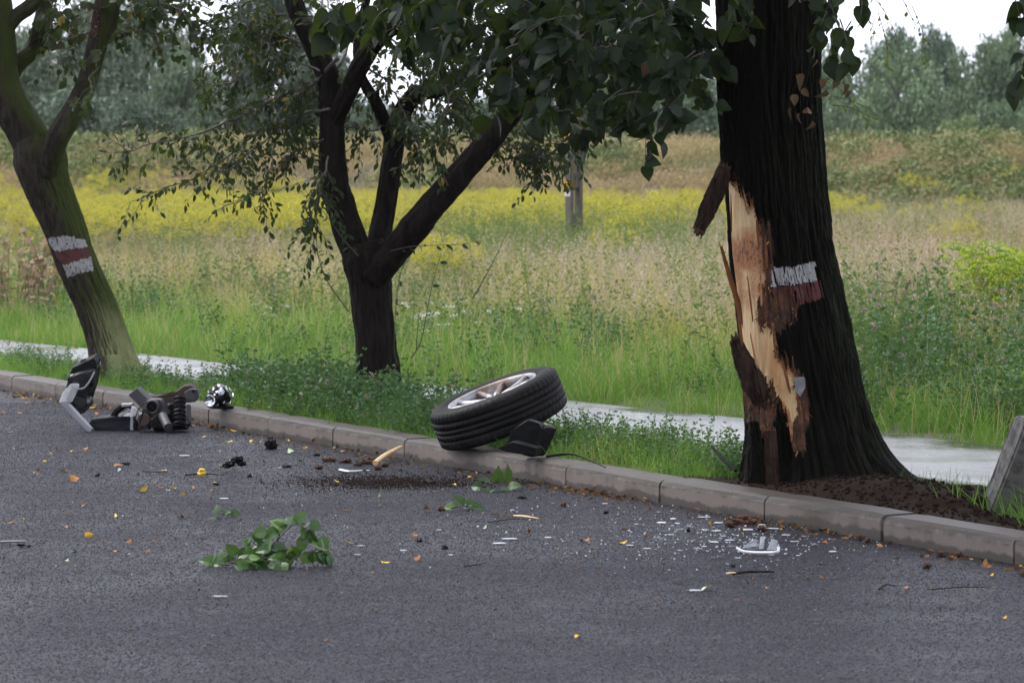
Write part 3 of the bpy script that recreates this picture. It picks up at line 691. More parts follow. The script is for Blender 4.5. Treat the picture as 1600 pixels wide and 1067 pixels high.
# stones standing out of the worn asphalt
yy = np.sqrt(rng.uniform(10.4 ** 2, 25.0 ** 2, 300000)); xx = rng.uniform(-1, 1, len(yy)) * .15 * yy; n, t = nt(xx, yy); k = t < -.01; yy, xx = yy[k], xx[k]
tv = [(-.5, -.42, -.1), (.5, -.5, -.1), (.42, .5, -.1), (-.5, .4, -.1), (-.28, -.2, .34), (.25, -.26, .40), (.2, .26, .32), (-.24, .2, .38)]; tf = [(0, 1, 5, 4), (1, 2, 6, 5), (2, 3, 7, 6), (3, 0, 4, 7), (4, 5, 6, 7)]
scatter('road_stones', [mesh_np('road_stone', tv, tf, [M['stone']])], np.c_[xx, yy, xx * 0], rng.uniform(.003, .0070, len(xx)), 'stone grains standing out of the worn wet asphalt', 'asphalt grain', .2)
# ------------------------------------------------------------------ far trees beyond the bank: each with its own trunk and crown
def crown_mesh(k, nb=30, per=300, leaf=.078, droop=0, dense=.9):
    r = np.random.default_rng(100 + k); C, Rr = [], []
    while len(C) < nb:
        p = r.uniform(-1, 1, 3); q = (abs(p[0]) ** 2 + abs(p[1]) ** 2) ** 1.25 + abs(p[2]) ** 3 * (1 if p[2] > 0 else .6)
        if .12 < q < 1: C.append(p * [.76, .76, .76]); Rr.append(r.uniform(.22, .40))
    pos, dr = [], []
    for c, rr in zip(C, Rr):
        m = int(per * (rr / .3) ** 2); d = r.normal(size=(m, 3)); d /= np.linalg.norm(d, axis=1)[:, None]
        pos.append(c + d * rr * r.uniform(.55, 1.08, m)[:, None] * [1, 1, .85]); v = d * [1, 1, 1.15] + r.normal(size=(m, 3)) * .38; v[:, 2] += .2 - droop * .1; dr.append(v / np.linalg.norm(v, axis=1)[:, None])
    pos, dr = np.vstack(pos), np.vstack(dr); pos[:, 2] = pos[:, 2] * .95 + 1.0; m = pos[:, 2] > .02; pos, dr = pos[m], dr[m]
    V, F, T = flakes(pos, r.uniform(.6, 1.4, len(pos)) * leaf, r.normal(size=(len(pos), 3)) - [0, 0, droop], r.random(len(pos)), asp=.55, up=dr)
    return mesh_np('crown', V, F, [M['leaf_far']], False, T)
crowns = [crown_mesh(0), crown_mesh(1, 40, 300, .070), crown_mesh(2, 32, 380, .072, .6), crown_mesh(3, 48, 270, .066, .5), crown_mesh(4, 28, 380, .08)]
def far_trunk():
    b = Bag(); b.tube(catmull([(0, 0, 0), (.04, 0, .35), (-.02, .03, .9), (.05, 0, 1.5)], 8), np.linspace(.075, .012, 8), 6)
    for a in range(7):
        z = .3 + a * .14; an = a * 2.4; b.tube(catmull([(0, 0, z), (.3 * math.cos(an), .3 * math.sin(an), z + .3), (.6 * math.cos(an), .6 * math.sin(an), z + .45)], 6), np.linspace(.03, .006, 6), 5)
    return b.mesh('trunk', [M['bark_far']])
ftr = far_trunk()
G = 'trees beyond the grassy bank'
FT = [ # px, top row, half width, distance, colour, crown, name, label
    (-25, 70, 80, 165, (.9, .98, .95), 2, 'willow_tree', 'grey green willow cut off by the picture edge beyond the leaning mossy tree'),
    (72, 92, 62, 172, (1.05, 1.1, 1.0), 3, 'willow_tree', 'pale willow seen through the fork of the leaning mossy tree'),
    (150, 48, 75, 180, (.85, .93, .9), 1, 'willow_tree', 'middling willow seen behind the thinner limb of the leaning mossy tree'),
    (240, 18, 72, 186, (.95, 1.05, 1.0), 3, 'willow_tree', 'tallest broad willow between the leaning mossy tree and the sky gap'),
    (292, 128, 46, 168, (1.0, 1.12, 1.05), 2, 'willow_tree', 'low round willow just before the sky gap'),
    (120, 165, 70, 158, (.72, .82, .86), 0, 'willow_bush', 'dark low willow bush at the bank top below the tall willows'),
    (215, 175, 60, 156, (.68, .78, .82), 4, 'willow_bush', 'dusky bush at the bank top next to the low round willow'),
    (440, -30, 74, 190, (.42, .50, .50), 1, 'broadleaf_tree', 'dark tall dense tree behind the forked dark tree'),
    (386, 150, 40, 170, (.48, .58, .58), 4, 'broadleaf_tree', 'dark low tree filling the foot of the sky gap'),
    (505, 95, 58, 185, (.50, .60, .58), 0, 'broadleaf_tree', 'dark middling tree behind the main fork of the dark tree'),
    (575, 168, 52, 175, (.62, .75, .72), 2, 'broadleaf_tree', 'low tree seen between the two upright limbs of the dark tree'),
    (650, 178, 55, 190, (.75, .88, .85), 3, 'broadleaf_tree', 'low pale tree behind the slanting limb of the dark tree'),
    (725, 172, 52, 180, (.6, .74, .70), 1, 'broadleaf_tree', 'low dark tree above the end of the slanting limb'),
    (795, 150, 52, 195, (.7, .85, .75), 0, 'broadleaf_tree', 'middling tree short of the concrete pole'),
    (860, 120, 50, 200, (.72, .88, .7), 3, 'broadleaf_tree', 'green tree directly behind the concrete pole'),
    (925, 150, 44, 170, (.45, .55, .56), 4, 'broadleaf_tree', 'dark blue green tree just past the concrete pole'),
    (985, 25, 55, 200, (1.05, 1.25, .85), 2, 'poplar_tree', 'tall light green tree half hidden by the hanging dark leaves'),
    (1055, 60, 48, 205, (.95, 1.15, .85), 3, 'poplar_tree', 'light green tree beside the upper trunk of the damaged tree'),
    (1110, 120, 46, 175, (.8, .98, .85), 1, 'willow_tree', 'grey green tree touching the broken bark side of the trunk'),
    (1030, 175, 42, 160, (.55, .66, .66), 4, 'willow_bush', 'dark bush at the bank top near the broken bark'),
    (1180, 110, 55, 195, (.8, .95, .85), 0, 'willow_tree', 'willow hidden behind the thick damaged trunk'),
    (1290, 100, 50, 190, (1.05, 1.18, 1.0), 2, 'willow_tree', 'pale willow at the clean side of the thick trunk'),
    (1325, 168, 46, 162, (.92, 1.05, .92), 3, 'willow_bush', 'low grey green bush at the clean side of the thick trunk'),
    (1398, 55, 44, 225, (.70, .88, .78), 0, 'broadleaf_tree', 'dark tree top rising behind the big round willow'),
    (1468, 58, 38, 230, (.62, .80, .72), 4, 'broadleaf_tree', 'narrow dark tree rising behind the big round willow'),
    (1415, 84, 66, 165, (1.12, 1.28, 1.08), 3, 'willow_tree', 'big round pale willow standing alone in the open view'),
    (1535, 82, 44, 185, (.95, 1.1, .92), 1, 'willow_tree', 'olive willow past the big round willow'),
    (1590, 60, 40, 200, (1.0, 1.15, 1.0), 2, 'willow_tree', 'feathery tall willow near the picture edge'),
    (1640, 95, 55, 180, (.85, 1.0, .85), 0, 'willow_tree', 'willow mostly outside the picture'),
    (1500, 192, 38, 150, (1.35, 1.45, .9), 4, 'willow_bush', 'yellowish low bush below the olive willow'),
    (1568, 176, 46, 152, (.95, 1.12, .95), 1, 'willow_bush', 'grey low bush at the bank top under the feathery willow'),
    (1255, 200, 40, 152, (.8, .95, .85), 4, 'willow_bush', 'small bush peeping past the thick trunk'),
]
rt = random.Random(11)
for px, top, hw, Y, colr, ck, nm, lab in FT:
    q = Q(px, top, Y); w = hw / (FPX / Y) * 1.45; h = (q[2] + .4) * (1.24 if px < 330 else 1.12)
    t = thing(nm, lab, 'bush' if 'bush' in nm else 'tree', (q[0], Y, -.4), G, (0, 0, rt.uniform(0, 6.28)))
    c = obj('crown', crowns[ck], t); c.scale = (w, w * .9, h / 1.93); c.color = (*colr, 1)
    b = obj('trunk', ftr, t); b.scale = (w, w, h / 1.9)
for i in range(26):   # the wood that goes on behind
    px = -260 + i * 82 + rt.uniform(-20, 20); Y = rt.uniform(250, 300); top = rt.uniform(150, 195)
    if 300 < px < 380 or 560 < px < 740: top = rt.uniform(195, 215)
    q = Q(px, top, Y); w = rt.uniform(4.2, 6); h = q[2] + .5; g = rt.uniform(.75, .95)
    zone = 'behind the leaning mossy tree' if px < 130 else 'between leaning tree and sky gap' if px < 380 else 'through the forked dark tree' if px < 700 else 'around the concrete pole' if px < 960 else 'through the hanging dark leaves' if px < 1130 else 'behind the thick damaged trunk' if px < 1290 else 'behind the big round willow'
    t = thing('broadleaf_tree', 'dim distant tree of the second row showing ' + zone, 'tree', (q[0], Y, -.4), 'second row trees ' + zone, (0, 0, rt.uniform(0, 6.28)))
    c = obj('crown', crowns[rt.randrange(5)], t); c.scale = (w, w, h / 1.93); c.color = (g, g * 1.12, g * 1.05, 1)
    b = obj('trunk', ftr, t); b.scale = (w, w, h / 1.9)
# ------------------------------------------------------------------ leaf templates
def leaf_template(outline, fold=.18, droop=.25):
    """outline: right-hand half (x, y) from stalk to tip; returns V, F (triangles) folded along the midrib"""
    V = [(0, 0, 0)]; mid = []
    for x, y in outline: mid.append((0, y, -droop * y * y))
    R = [(x, y, fold * abs(x) - droop * y * y) for x, y in outline]; Lf = [(-x * .94, y * 1.01, fold * abs(x) - droop * y * y) for x, y in outline]
    n = len(outline); tip = (0, 1, -droop)
    V = mid + R + Lf + [tip, (0, 0, 0)]; F = []
    T, S = 3 * n, 3 * n + 1
    for o in (n, 2 * n):
        q = lambda a, b, c: F.append((a, b, c) if o == n else (a, c, b))
        q(S, o, 0)
        for i in range(n - 1): q(i, o + i, o + i + 1); q(i, o + i + 1, i + 1)
        q(n - 1, o + n - 1, T)
    return np.array(V), np.array(F)
LIND = leaf_template([(.22, -.10), (.44, .08), (.50, .32), (.36, .62), (.14, .85)], .16, .22)
LIND2 = leaf_template([(.20, -.12), (.40, .05), (.46, .30), (.30, .66), (.10, .86)], .38, .4)
LIND3 = leaf_template([(.24, -.08), (.42, .1), (.46, .36), (.30, .64), (.12, .88)], -.22, .55)
PLUM = leaf_template([(.10, .12), (.24, .36), (.26, .58), (.14, .84)], .25, .22)
PLUM2 = leaf_template([(.09, .10), (.20, .34), (.22, .60), (.10, .86)], .55, .35)
CURL = leaf_template([(.16, .02), (.38, .2), (.40, .45), (.22, .75)], .95, .8)
def place_leaves(root, templates, mat, pos, d, size, up, tint, n_obj, name='leaf'):
    """the first n_obj (largest in view) leaves are parts of their own, the rest one joined part"""
    pos, d, size, up = map(np.asarray, (pos, d, size, up)); n = len(pos); R = frames(d, up)
    L = np.array(root.location); variants = []
    for k, (tv, tf) in enumerate(templates):
        for tt in (.08, .35, .6, .92):
            variants.append((k, mesh_np(name, tv, [tuple(f) for f in tf], [mat], False, np.full(len(tv), tt))))
    kinds = rng.integers(0, len(templates), n); m = min(n_obj, n)
    for i in range(m):
        tq = int(np.searchsorted([.25, .5, .86], tint[i])); me = variants[kinds[i] * 4 + tq][1]
        o = bpy.data.objects.new(name, me); COL.objects.link(o); o.parent = root
        o.matrix_local = Matrix.Translation(Vector(pos[i] - L)) @ Matrix([list(r) for r in R[i]]).to_4x4() @ Matrix.Scale(float(size[i]), 4)
    if n > m:
        Vs, Fs, Ts, b = [], [], [], 0
        for k, (tv, tf) in enumerate(templates):
            s = np.where(kinds[m:] == k)[0] + m
            if len(s) == 0: continue
            V = np.einsum('nij,kj->nki', R[s] * size[s][:, None, None], tv) + pos[s][:, None]
            Fs.append((tf[None] + (np.arange(len(s)) * len(tv))[:, None, None]).reshape(-1, 3) + b); b += len(s) * len(tv)
            Vs.append(V.reshape(-1, 3)); Ts.append(np.repeat(tint[s], len(tv)))
        part('foliage', mesh_np('foliage', np.vstack(Vs), np.vstack(Fs), [mat], False, np.concatenate(Ts)), root, 'stuff')
def barkfn(fx=28, amp=.012, knots=.02, sz=.16, seed=0):
    def f(c, s, L, R):
        p = np.stack([c * fx + seed, s * fx, L * fx * sz + seed], -1); q = np.stack([c * 7 + seed, s * 7, L * 2], -1)
        a = fbm(p, 4); ridge = 1 - np.abs(a - .5) * 4; 
        return amp * (ridge - .5) * 1.2 + amp * .5 * (fbm(p * 3.1, 2) - .5) + knots * (fbm(q, 3) - .5) * 2
    return f
def px_path(pts):
    return np.array([Q(a, b, d) for a, b, d in pts])

# ------------------------------------------------------------------ the damaged linden
TY, PPM = 17.14, FPX / 17.14
LIN = thing('linden_tree', 'thick dark trunked tree with its bark torn off to pale wood', 'tree', (1.36, TY, .1))
rows = [(2600 - 2600 - 1700, 1170, 74), (-700, 1188, 78), (0, 1202, 80), (150, 1201, 76), (300, 1211, 75.5), (400, 1221, 80), (500, 1239, 85), (600, 1254, 89), (650, 1262, 92), (700, 1270, 97), (735, 1276, 103), (770, 1280, 112)]
ys = np.array([r[0] for r in rows], float); zs = CAMH - (ys - HOR) / PPM
o_ = np.argsort(zs); zs = zs[o_]; cxs = np.array([(r[1] - 800) / PPM for r in rows])[o_]; rs = np.array([r[2] / PPM for r in rows])[o_]
z = np.r_[np.arange(.02, 2.35, .0068), np.arange(2.35, 6.4, .05)]; NTH = 440
th = np.linspace(0, 2 * math.pi, NTH, endpoint=False)
cx_ = np.interp(z, zs, cxs); r_ = np.interp(z, zs, rs)
ct, st = np.cos(th)[None], np.sin(th)[None]; ZZ = np.repeat(z[:, None], NTH, 1)
RR = np.repeat(r_[:, None], NTH, 1)
pp = np.stack([ct * 9.5 + ZZ * 0, st * 9.5 + ZZ * 0, ZZ * 3.4], -1)
wob = fbm(np.stack([ct * 3 + 0 * ZZ, st * 3 + 0 * ZZ, ZZ * 1.4], -1), 3) - .5
a = fbm(pp * [.95, .95, 1.0] + 3 * wob[..., None] * .12, 4); fur = 1 - np.abs(a - .5) * 5
RR = RR + .018 * np.clip(fur, -1, 1) + .008 * (fbm(pp * 3.3, 3) - .5) + .022 * wob
RR += .34 * np.exp(-ZZ / .10) * np.clip(ct, 0, 1) ** 3 * np.clip(-st * 1.2 + .9, 0, 1) + .07 * np.exp(-ZZ / .12) + .05 * np.exp(-ZZ / .3) * (np.sin(th * 5 + .7)[None] ** 2)
VX = cx_[:, None] + RR * ct; VY = TY + RR * st
V = np.stack([VX, VY, ZZ], -1)
ipx, ipy = pix(V)
def inpoly(x, y, poly):
    c = np.zeros(x.shape, bool); n = len(poly)
    for i in range(n):
        (x1, y1), (x2, y2) = poly[i], poly[(i + 1) % n]
        if y1 == y2: continue
        k = ((y1 > y) != (y2 > y)) & (x < (x2 - x1) * (y - y1) / (y2 - y1) + x1); c ^= k
    return c
jx = (fbm(np.stack([ct * 14 + 0 * ZZ, st * 14 + 0 * ZZ, ZZ * 9], -1), 4) - .5) * 20; jy = (fbm(np.stack([ct * 34 + 5 + 0 * ZZ, st * 34 + 0 * ZZ, ZZ * 3], -1), 4) - .5) * 105
front = st < .35
WOODP = [(1096, 262), (1150, 280), (1158, 310), (1177, 322), (1183, 348), (1200, 360), (1204, 388), (1196, 430), (1188, 470), (1186, 508), (1211, 512), (1214, 552), (1238, 575), (1258, 600), (1262, 640), (1252, 690), (1236, 684), (1224, 640), (1206, 612), (1180, 604), (1096, 604)]
TORNP = [(1190, 345), (1206, 362), (1212, 395), (1200, 440), (1204, 455), (1238, 458), (1246, 490), (1228, 508), (1212, 514), (1180, 512), (1182, 470), (1190, 430)]
TORN2 = [(1236, 572), (1258, 590), (1266, 620), (1258, 690), (1246, 715), (1236, 690), (1246, 640)]
TORN3 = [(1100, 600), (1205, 606), (1214, 630), (1206, 680), (1190, 690), (1170, 660), (1100, 640)]
BLKP = [(1100, 636), (1172, 655), (1190, 690), (1215, 690), (1222, 640), (1240, 690), (1236, 765), (1100, 765)]
wx, wy = ipx + jx, ipy + jy * .6
wood = inpoly(wx, wy, WOODP) & front
torn = (inpoly(wx, wy, TORNP) | inpoly(wx, wy, TORN2) | inpoly(wx, wy, TORN3)) & front
wood &= ~torn
blk = inpoly(ipx + jx * .5, ipy + jy * .5, BLKP) & front & ~torn & ~wood
def soften(m, k=2):
    k = int(k * 1.7)
    m = m.astype(float)
    for _ in range(k): m = (m + np.roll(m, 1, 0) + np.roll(m, -1, 0) + np.roll(m, 1, 1) + np.roll(m, -1, 1)) / 5
    return m
sw = soften(wood, 2); stn = soften(torn, 2); sb = soften(blk, 2)
hit = wood | torn
base = np.repeat(r_[:, None], NTH, 1)
flat = base - .014 + .010 * (fbm(np.stack([ct * 2.6 + 0 * ZZ, st * 2.6 + 0 * ZZ, ZZ * 2.0 + 7], -1), 3) - .5) + .011 * (fbm(np.stack([ct * 24 + 0 * ZZ, st * 24 + 0 * ZZ, ZZ * 1.6], -1), 4) - .5)
RR = RR * (1 - sw) + flat * sw
RR += stn * (.010 * (fbm(np.stack([ct * 26 + 0 * ZZ, st * 26 + 0 * ZZ, ZZ * 12], -1), 4) - .5) * 2 - .008) - .022 * sb
V = np.stack([cx_[:, None] + RR * ct, TY + RR * st, ZZ], -1).reshape(-1, 3)
m_ = len(z); i = np.arange(m_ - 1)[:, None] * NTH; j = np.arange(NTH)[None]; jn = (j + 1) % NTH
F = np.stack([i + j, i + jn, i + NTH + jn, i + NTH + j], -1).reshape(-1, 4)
kind = np.zeros((m_, NTH), int); kind[wood] = 1; kind[torn] = 2
fk = np.take(kind.ravel(), F[:, 0])
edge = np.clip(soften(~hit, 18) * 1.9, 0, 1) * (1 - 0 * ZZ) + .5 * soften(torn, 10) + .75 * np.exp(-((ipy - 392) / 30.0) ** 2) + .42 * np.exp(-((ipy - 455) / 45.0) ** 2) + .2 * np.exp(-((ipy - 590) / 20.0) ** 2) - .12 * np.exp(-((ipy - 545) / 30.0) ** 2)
for k, nm, mt in ((0, 'trunk', 'bark_dark'), (1, 'exposed_wood', 'wood'), (2, 'torn_inner_bark', 'torn')):
    f = F[fk == k]; u, inv = np.unique(f, return_inverse=True)
    part(nm, mesh_np(nm, V[u], inv.reshape(f.shape).astype(np.int32), [M[mt]], True, np.clip(edge.ravel()[u], 0, 1)), LIN)
NRM = np.stack([ct + 0 * ZZ, st + 0 * ZZ, 0 * ZZ], -1).reshape(-1, 3)
# frayed fibres along the edges of the wound
e = (stn > .15) & (st < .3) & (z[:, None] < 2); ids = np.where(e.ravel())[0]; ids = rng.choice(ids, 420); bord = np.where(((sw > .2) & (sw < .8)).ravel() & (np.broadcast_to(st < .2, ZZ.shape)).ravel())[0]; ids = np.r_[ids, rng.choice(bord, 420)]
Vs, Fs, Ts = [], [], []; b = 0
for q in ids:
    p = V[q]; d = NRM[q] * rng.uniform(.15, .9) + np.array([rng.normal() * .35, rng.normal() * .2, rng.choice([-1, 1], p=[.7, .3]) * rng.uniform(.4, 1.2)]); d /= np.linalg.norm(d); L = rng.uniform(.006, .030); w = rng.uniform(.0008, .0034)
    s = np.cross(d, NRM[q]); s /= np.linalg.norm(s) + 1e-6; c = NRM[q] * L * .25
    Vs.append([p - s * w, p + s * w, p + d * L * .6 + c + s * w * .8, p + d * L * .6 + c - s * w * .8, p + d * L]); Fs += [(b, b + 1, b + 2, b + 3), (b + 3, b + 2, b + 4)]; b += 5; Ts += [rng.random() ** 1.6] * 5
part('frayed_fibres', mesh_np('frayed_fibres', np.concatenate(Vs), Fs, [M['fibre']], False, Ts), LIN, 'stuff')

def bark_slab(name, path, widths, thick, wdir, mats, seed, root=LIN, two=True, amp=.006, nu=40, nv=22):
    """a torn plate of bark: a strip along path, curved across, rough outside (material 0), fibrous inside and at the ends (material 1)"""
    c = catmull(path, nu); T = np.gradient(c, axis=0); T /= np.linalg.norm(T, axis=1)[:, None]; wd = np.array(wdir, float); wd /= np.linalg.norm(wd)
    w = np.interp(np.linspace(0, 1, nu), np.linspace(0, 1, len(widths)), widths); Vt, Vb = [], []
    for i in range(nu):
        s = wd - T[i] * (wd @ T[i]); s /= np.linalg.norm(s); nrm = np.cross(s, T[i])
        if nrm[1] > 0: nrm = -nrm
        for j in range(nv):
            u = j / (nv - 1) - .5; r = fbm(np.array([[u * 9 + seed, i * .45, seed]]), 3)[0] - .5; g = fbm(np.array([[u * 22 + seed, i * .25, 3.]]), 3)[0] - .5
            lng = (r * .03 + (fbm(np.array([[j * 1.1, seed, 1.]]), 2)[0] - .5) * .06) * (1 if i in (0, nu - 1) else 0)
            p = c[i] + s * w[i] * u * (1 + .25 * r) + T[i] * lng; e = (1 - (2 * u) ** 4)
            Vt.append(p + nrm * (thick * .5 * e + amp * 2 * g + w[i] * .16 * (1 - 4 * u * u))); Vb.append(p - nrm * thick * .5 * e + nrm * w[i] * .12 * (1 - 4 * u * u))
    Vv = np.vstack([Vt, Vb]); N = nu * nv; Fv, I = [], []
    for i in range(nu - 1):
        for j in range(nv - 1):
            a0 = i * nv + j; Fv.append((a0, a0 + 1, a0 + nv + 1, a0 + nv)); I.append(0 if 1 < i < nu - 3 or not two else 1); Fv.append((N + a0, N + a0 + nv, N + a0 + nv + 1, N + a0 + 1)); I.append(1)
    for i in range(nu - 1):
        for j in (0, nv - 1): a0 = i * nv + j; Fv.append((a0, a0 + nv, N + a0 + nv, N + a0)); I.append(1)
    for i in (0, nu - 1):
        for j in range(nv - 1): a0 = i * nv + j; Fv.append((a0, a0 + 1, N + a0 + 1, N + a0)); I.append(1)
    return part(name, mesh_np(name, Vv, Fv, mats, True, np.full(len(Vv), .7), I), root)
F1 = TY - .06
bark_slab('hanging_bark', px_path([(1133, 258, F1 - .10), (1122, 292, F1 - .14), (1106, 328, F1 - .16), (1090, 364, F1 - .17)]), [.055, .085, .080, .055], .022, (1, .25, .5), [M['bark_plate'], M['torn']], 3.3, amp=.014)
bark_slab('splintered_bark', px_path([(1126, 382, F1), (1138, 425, F1 + .02), (1152, 470, F1 + .02), (1166, 520, F1 + .03)]), [.012, .022, .026, .018], .012, (1, -.3, .2), [M['fibre'], M['wood']], 8.1, two=False, amp=.002, nv=6)
bark_slab('broken_bark', px_path([(1148, 528, F1 - .12), (1160, 560, F1 - .16), (1178, 600, F1 - .19), (1192, 632, F1 - .17)]), [.05, .085, .110, .07], .035, (1, -.2, .3), [M['bark_plate'], M['torn']], 5.7, amp=.018)
bark_slab('broken_bark', px_path([(1176, 655, F1 - .20), (1180, 700, F1 - .235), (1178, 762, F1 - .26)]), [.05, .075, .10], .04, (1, .1, .1), [M['bark_dark'], M['torn']], 2.2, amp=.014)
bark_slab('broken_bark', px_path([(1203, 668, F1 - .235), (1205, 710, F1 - .25), (1207, 768, F1 - .26)]), [.05, .06, .062], .02, (1, 0, 0), [M['bark_plate'], M['torn']], 9.4, amp=.010)
for k, (x0, y0, x1, y1, w_) in enumerate(((1162, 300, 1170, 338, .010), (1182, 340, 1186, 384, .012), (1196, 372, 1198, 420, .014), (1188, 425, 1190, 478, .012), (1150, 470, 1160, 540, .012), (1208, 508, 1212, 556, .012), (1172, 520, 1186, 590, .010), (1222, 560, 1234, 612, .014), (1246, 610, 1250, 668, .014), (1232, 640, 1240, 700, .016), (1168, 430, 1176, 500, .008), (1142, 300, 1143, 360, .008))):
    yy_ = TY - .268 + .05 * abs(x0 - 1205) / 60 * (abs(x0 - 1205) / 60)
    bark_slab('wood_splinter', px_path([(x0, y0, yy_ - .022), ((x0 + x1) / 2, (y0 + y1) / 2, yy_ - .008), (x1, y1, yy_ + .004)]), [w_ * .4, w_, w_ * .7], .006, (1, .1, 0), [M['fibre' if k % 3 else 'wood'], M['wood' if k % 2 else 'torn']], 3.3 + k * 1.7, two=False, amp=.002, nv=5, nu=14)
# painted trail mark: paint standing on the ridges of the bark, gone from the cracks
def trail_paint(name, poly, mat, thr, lift=.0022, stain=0):
    ok = inpoly(ipx + jx * .25, ipy + jy * .05, poly) & (st < .45) & ~hit
    V3 = (np.stack([cx_[:, None] + (RR + lift) * ct, TY + (RR + lift) * st, ZZ], -1)).reshape(-1, 3)
    flake = fbm(pp * 6.0 + 31, 3); thw = th[None] + .10 * (fbm(np.stack([ZZ * 6, th[None] * 1.5 + 0 * ZZ, 0 * ZZ + 2], -1), 3) - .5) + .12 * (ZZ - 1) ; ck = np.zeros(ok.shape, bool)
    for q in range(46): ck |= np.abs(thw - (2.9 + q * .0757 + .035 * math.sin(q * 5.3))) < .002 + .020 * max(0, math.sin(q * 2.7 + 1)) ** 2 * fbm(np.stack([ZZ * 26, ZZ * 0 + q * 3.3, 0 * ZZ], -1), 2)
    ok &= (fur > thr) & (flake > .34) & ~ck
    f = F[ok.ravel()[F[:, 0]]]; u, inv = np.unique(f, return_inverse=True)
    return mesh_np(name, V3[u], inv.reshape(f.shape).astype(np.int32), [M[mat]], True)
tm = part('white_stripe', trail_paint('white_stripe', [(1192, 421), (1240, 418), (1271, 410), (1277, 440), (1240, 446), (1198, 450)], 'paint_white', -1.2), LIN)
part('red_stripe', trail_paint('red_stripe', [(1200, 451), (1240, 447), (1280, 440), (1287, 466), (1245, 480), (1205, 478)], 'paint_red', -1.4), LIN)
# limbs above the picture and the crown they carry
bf = barkfn(20, .012, .015)
limbs = [[(1.13, TY, 2.9), (.75, TY - .3, 3.6), (.1, TY - .6, 4.2), (-.7, TY - .7, 4.6)], [(1.08, TY, 3.6), (1.5, TY - .3, 4.4), (2.2, TY - .6, 5.2), (3.0, TY - .8, 5.6)], [(1.05, TY, 4.4), (1.0, TY + .6, 5.4), (.9, TY + 1.3, 6.4)], [(1.05, TY, 3.2), (.8, TY - .9, 3.9), (.6, TY - 1.9, 4.3)], [(1.15, TY, 5.0), (1.3, TY - .2, 6.5), (1.2, TY, 8.0)]]
for q in limbs:
    c = catmull(q, 30); Vl, Fl = tube_vf(c, np.linspace(.13, .035, 30), 20, bf); part('limb', mesh_np('limb', Vl, tris_of(Fl), [M['bark_dark']], True), LIN)
# hanging sprays of large leaves
tw = Bag(); LP, LD, LS, LU = [], [], [], []
def spray(p0, d0, L, n, size, rad=.0035, drop=.9, side=.8):
    c = [np.array(p0, float)]; d = np.array(d0, float); d /= np.linalg.norm(d); st_ = L / 6
    for k in range(6): d = d + np.array([rng.normal() * .12, rng.normal() * .12, -drop * .16]); d /= np.linalg.norm(d); c.append(c[-1] + d * st_)
    c = catmull(np.array(c), 8); tw.tube(c, np.linspace(rad, .0012, 8), 4)
    for k in range(n):
        u = (k + .6) / n; x = u * 7; i0 = min(int(x), 6); p = c[i0] * (1 - (x - i0)) + c[i0 + 1] * (x - i0); t = c[min(i0 + 1, 7)] - c[i0]; t /= np.linalg.norm(t)
        s = np.cross(t, rng.normal(size=3)); s /= np.linalg.norm(s); dd = t * .5 + s * side + np.array([0, 0, -.55]); dd /= np.linalg.norm(dd)
        q = p + dd * size * .3; tw.tube(np.array([p, q]), .0009, 3, cap=False)
        LP.append(q); LD.append(dd + rng.normal(size=3) * .25); LS.append(size * rng.uniform(.6, 1.25)); LU.append(np.array([0, -.45, .7]) + rng.normal(size=3) * 1.0)
blobs = [(600, 15, 70, 22, 5), (660, 28, 60, 30, 8), (735, 45, 75, 50, 15), (820, 75, 70, 65, 20), (900, 50, 85, 65, 26), (985, 60, 70, 75, 24), (1060, 70, 55, 75, 20), (1088, 165, 22, 40, 4), (880, 150, 45, 45, 6), (960, 165, 40, 45, 6), (1020, 160, 50, 50, 8), (1050, 10, 90, 25, 12), (850, 5, 140, 15, 16), (690, 0, 70, 12, 7), (1140, 4, 30, 10, 3), (1300, 25, 22, 24, 3), (1318, 62, 20, 18, 2), (1210, 2, 60, 8, 3)]
for cxp, cyp, rx, ry, ns_ in blobs:
    for q in range(int(ns_ * (1.2 if cxp < 950 else .95))):
        a_ = rng.uniform(0, 6.28); r1 = math.sqrt(rng.random()); x, y = cxp + rx * r1 * math.cos(a_), cyp - 18 + ry * r1 * math.sin(a_)
        dpt = rng.uniform(15.6, 17.4) if not 1120 < x < 1300 else rng.uniform(16.2, 16.7)
        spray(Q(x, y, dpt), (rng.normal() * .8 - .25, rng.normal() * .4, rng.normal() * .3 - .25), rng.uniform(.12, .26), rng.integers(6, 11), rng.choice([rng.uniform(.045, .06), rng.uniform(.06, .09)], p=[.3, .7]))
for x, y, dx, L, n_ in ((1578, -22, .5, .14, 4), (1600, -10, .1, .16, 4), (1612, 78, -.9, .10, 3), (1592, 105, -.5, .09, 3), (1345, -20, .1, .12, 3), (1312, 30, .2, .20, 5), (1300, 60, -.1, .1, 3)):
    spray(Q(x, y, 15.8), (dx, 0, -.7), L, n_, .085)
n_frame = len(LP)
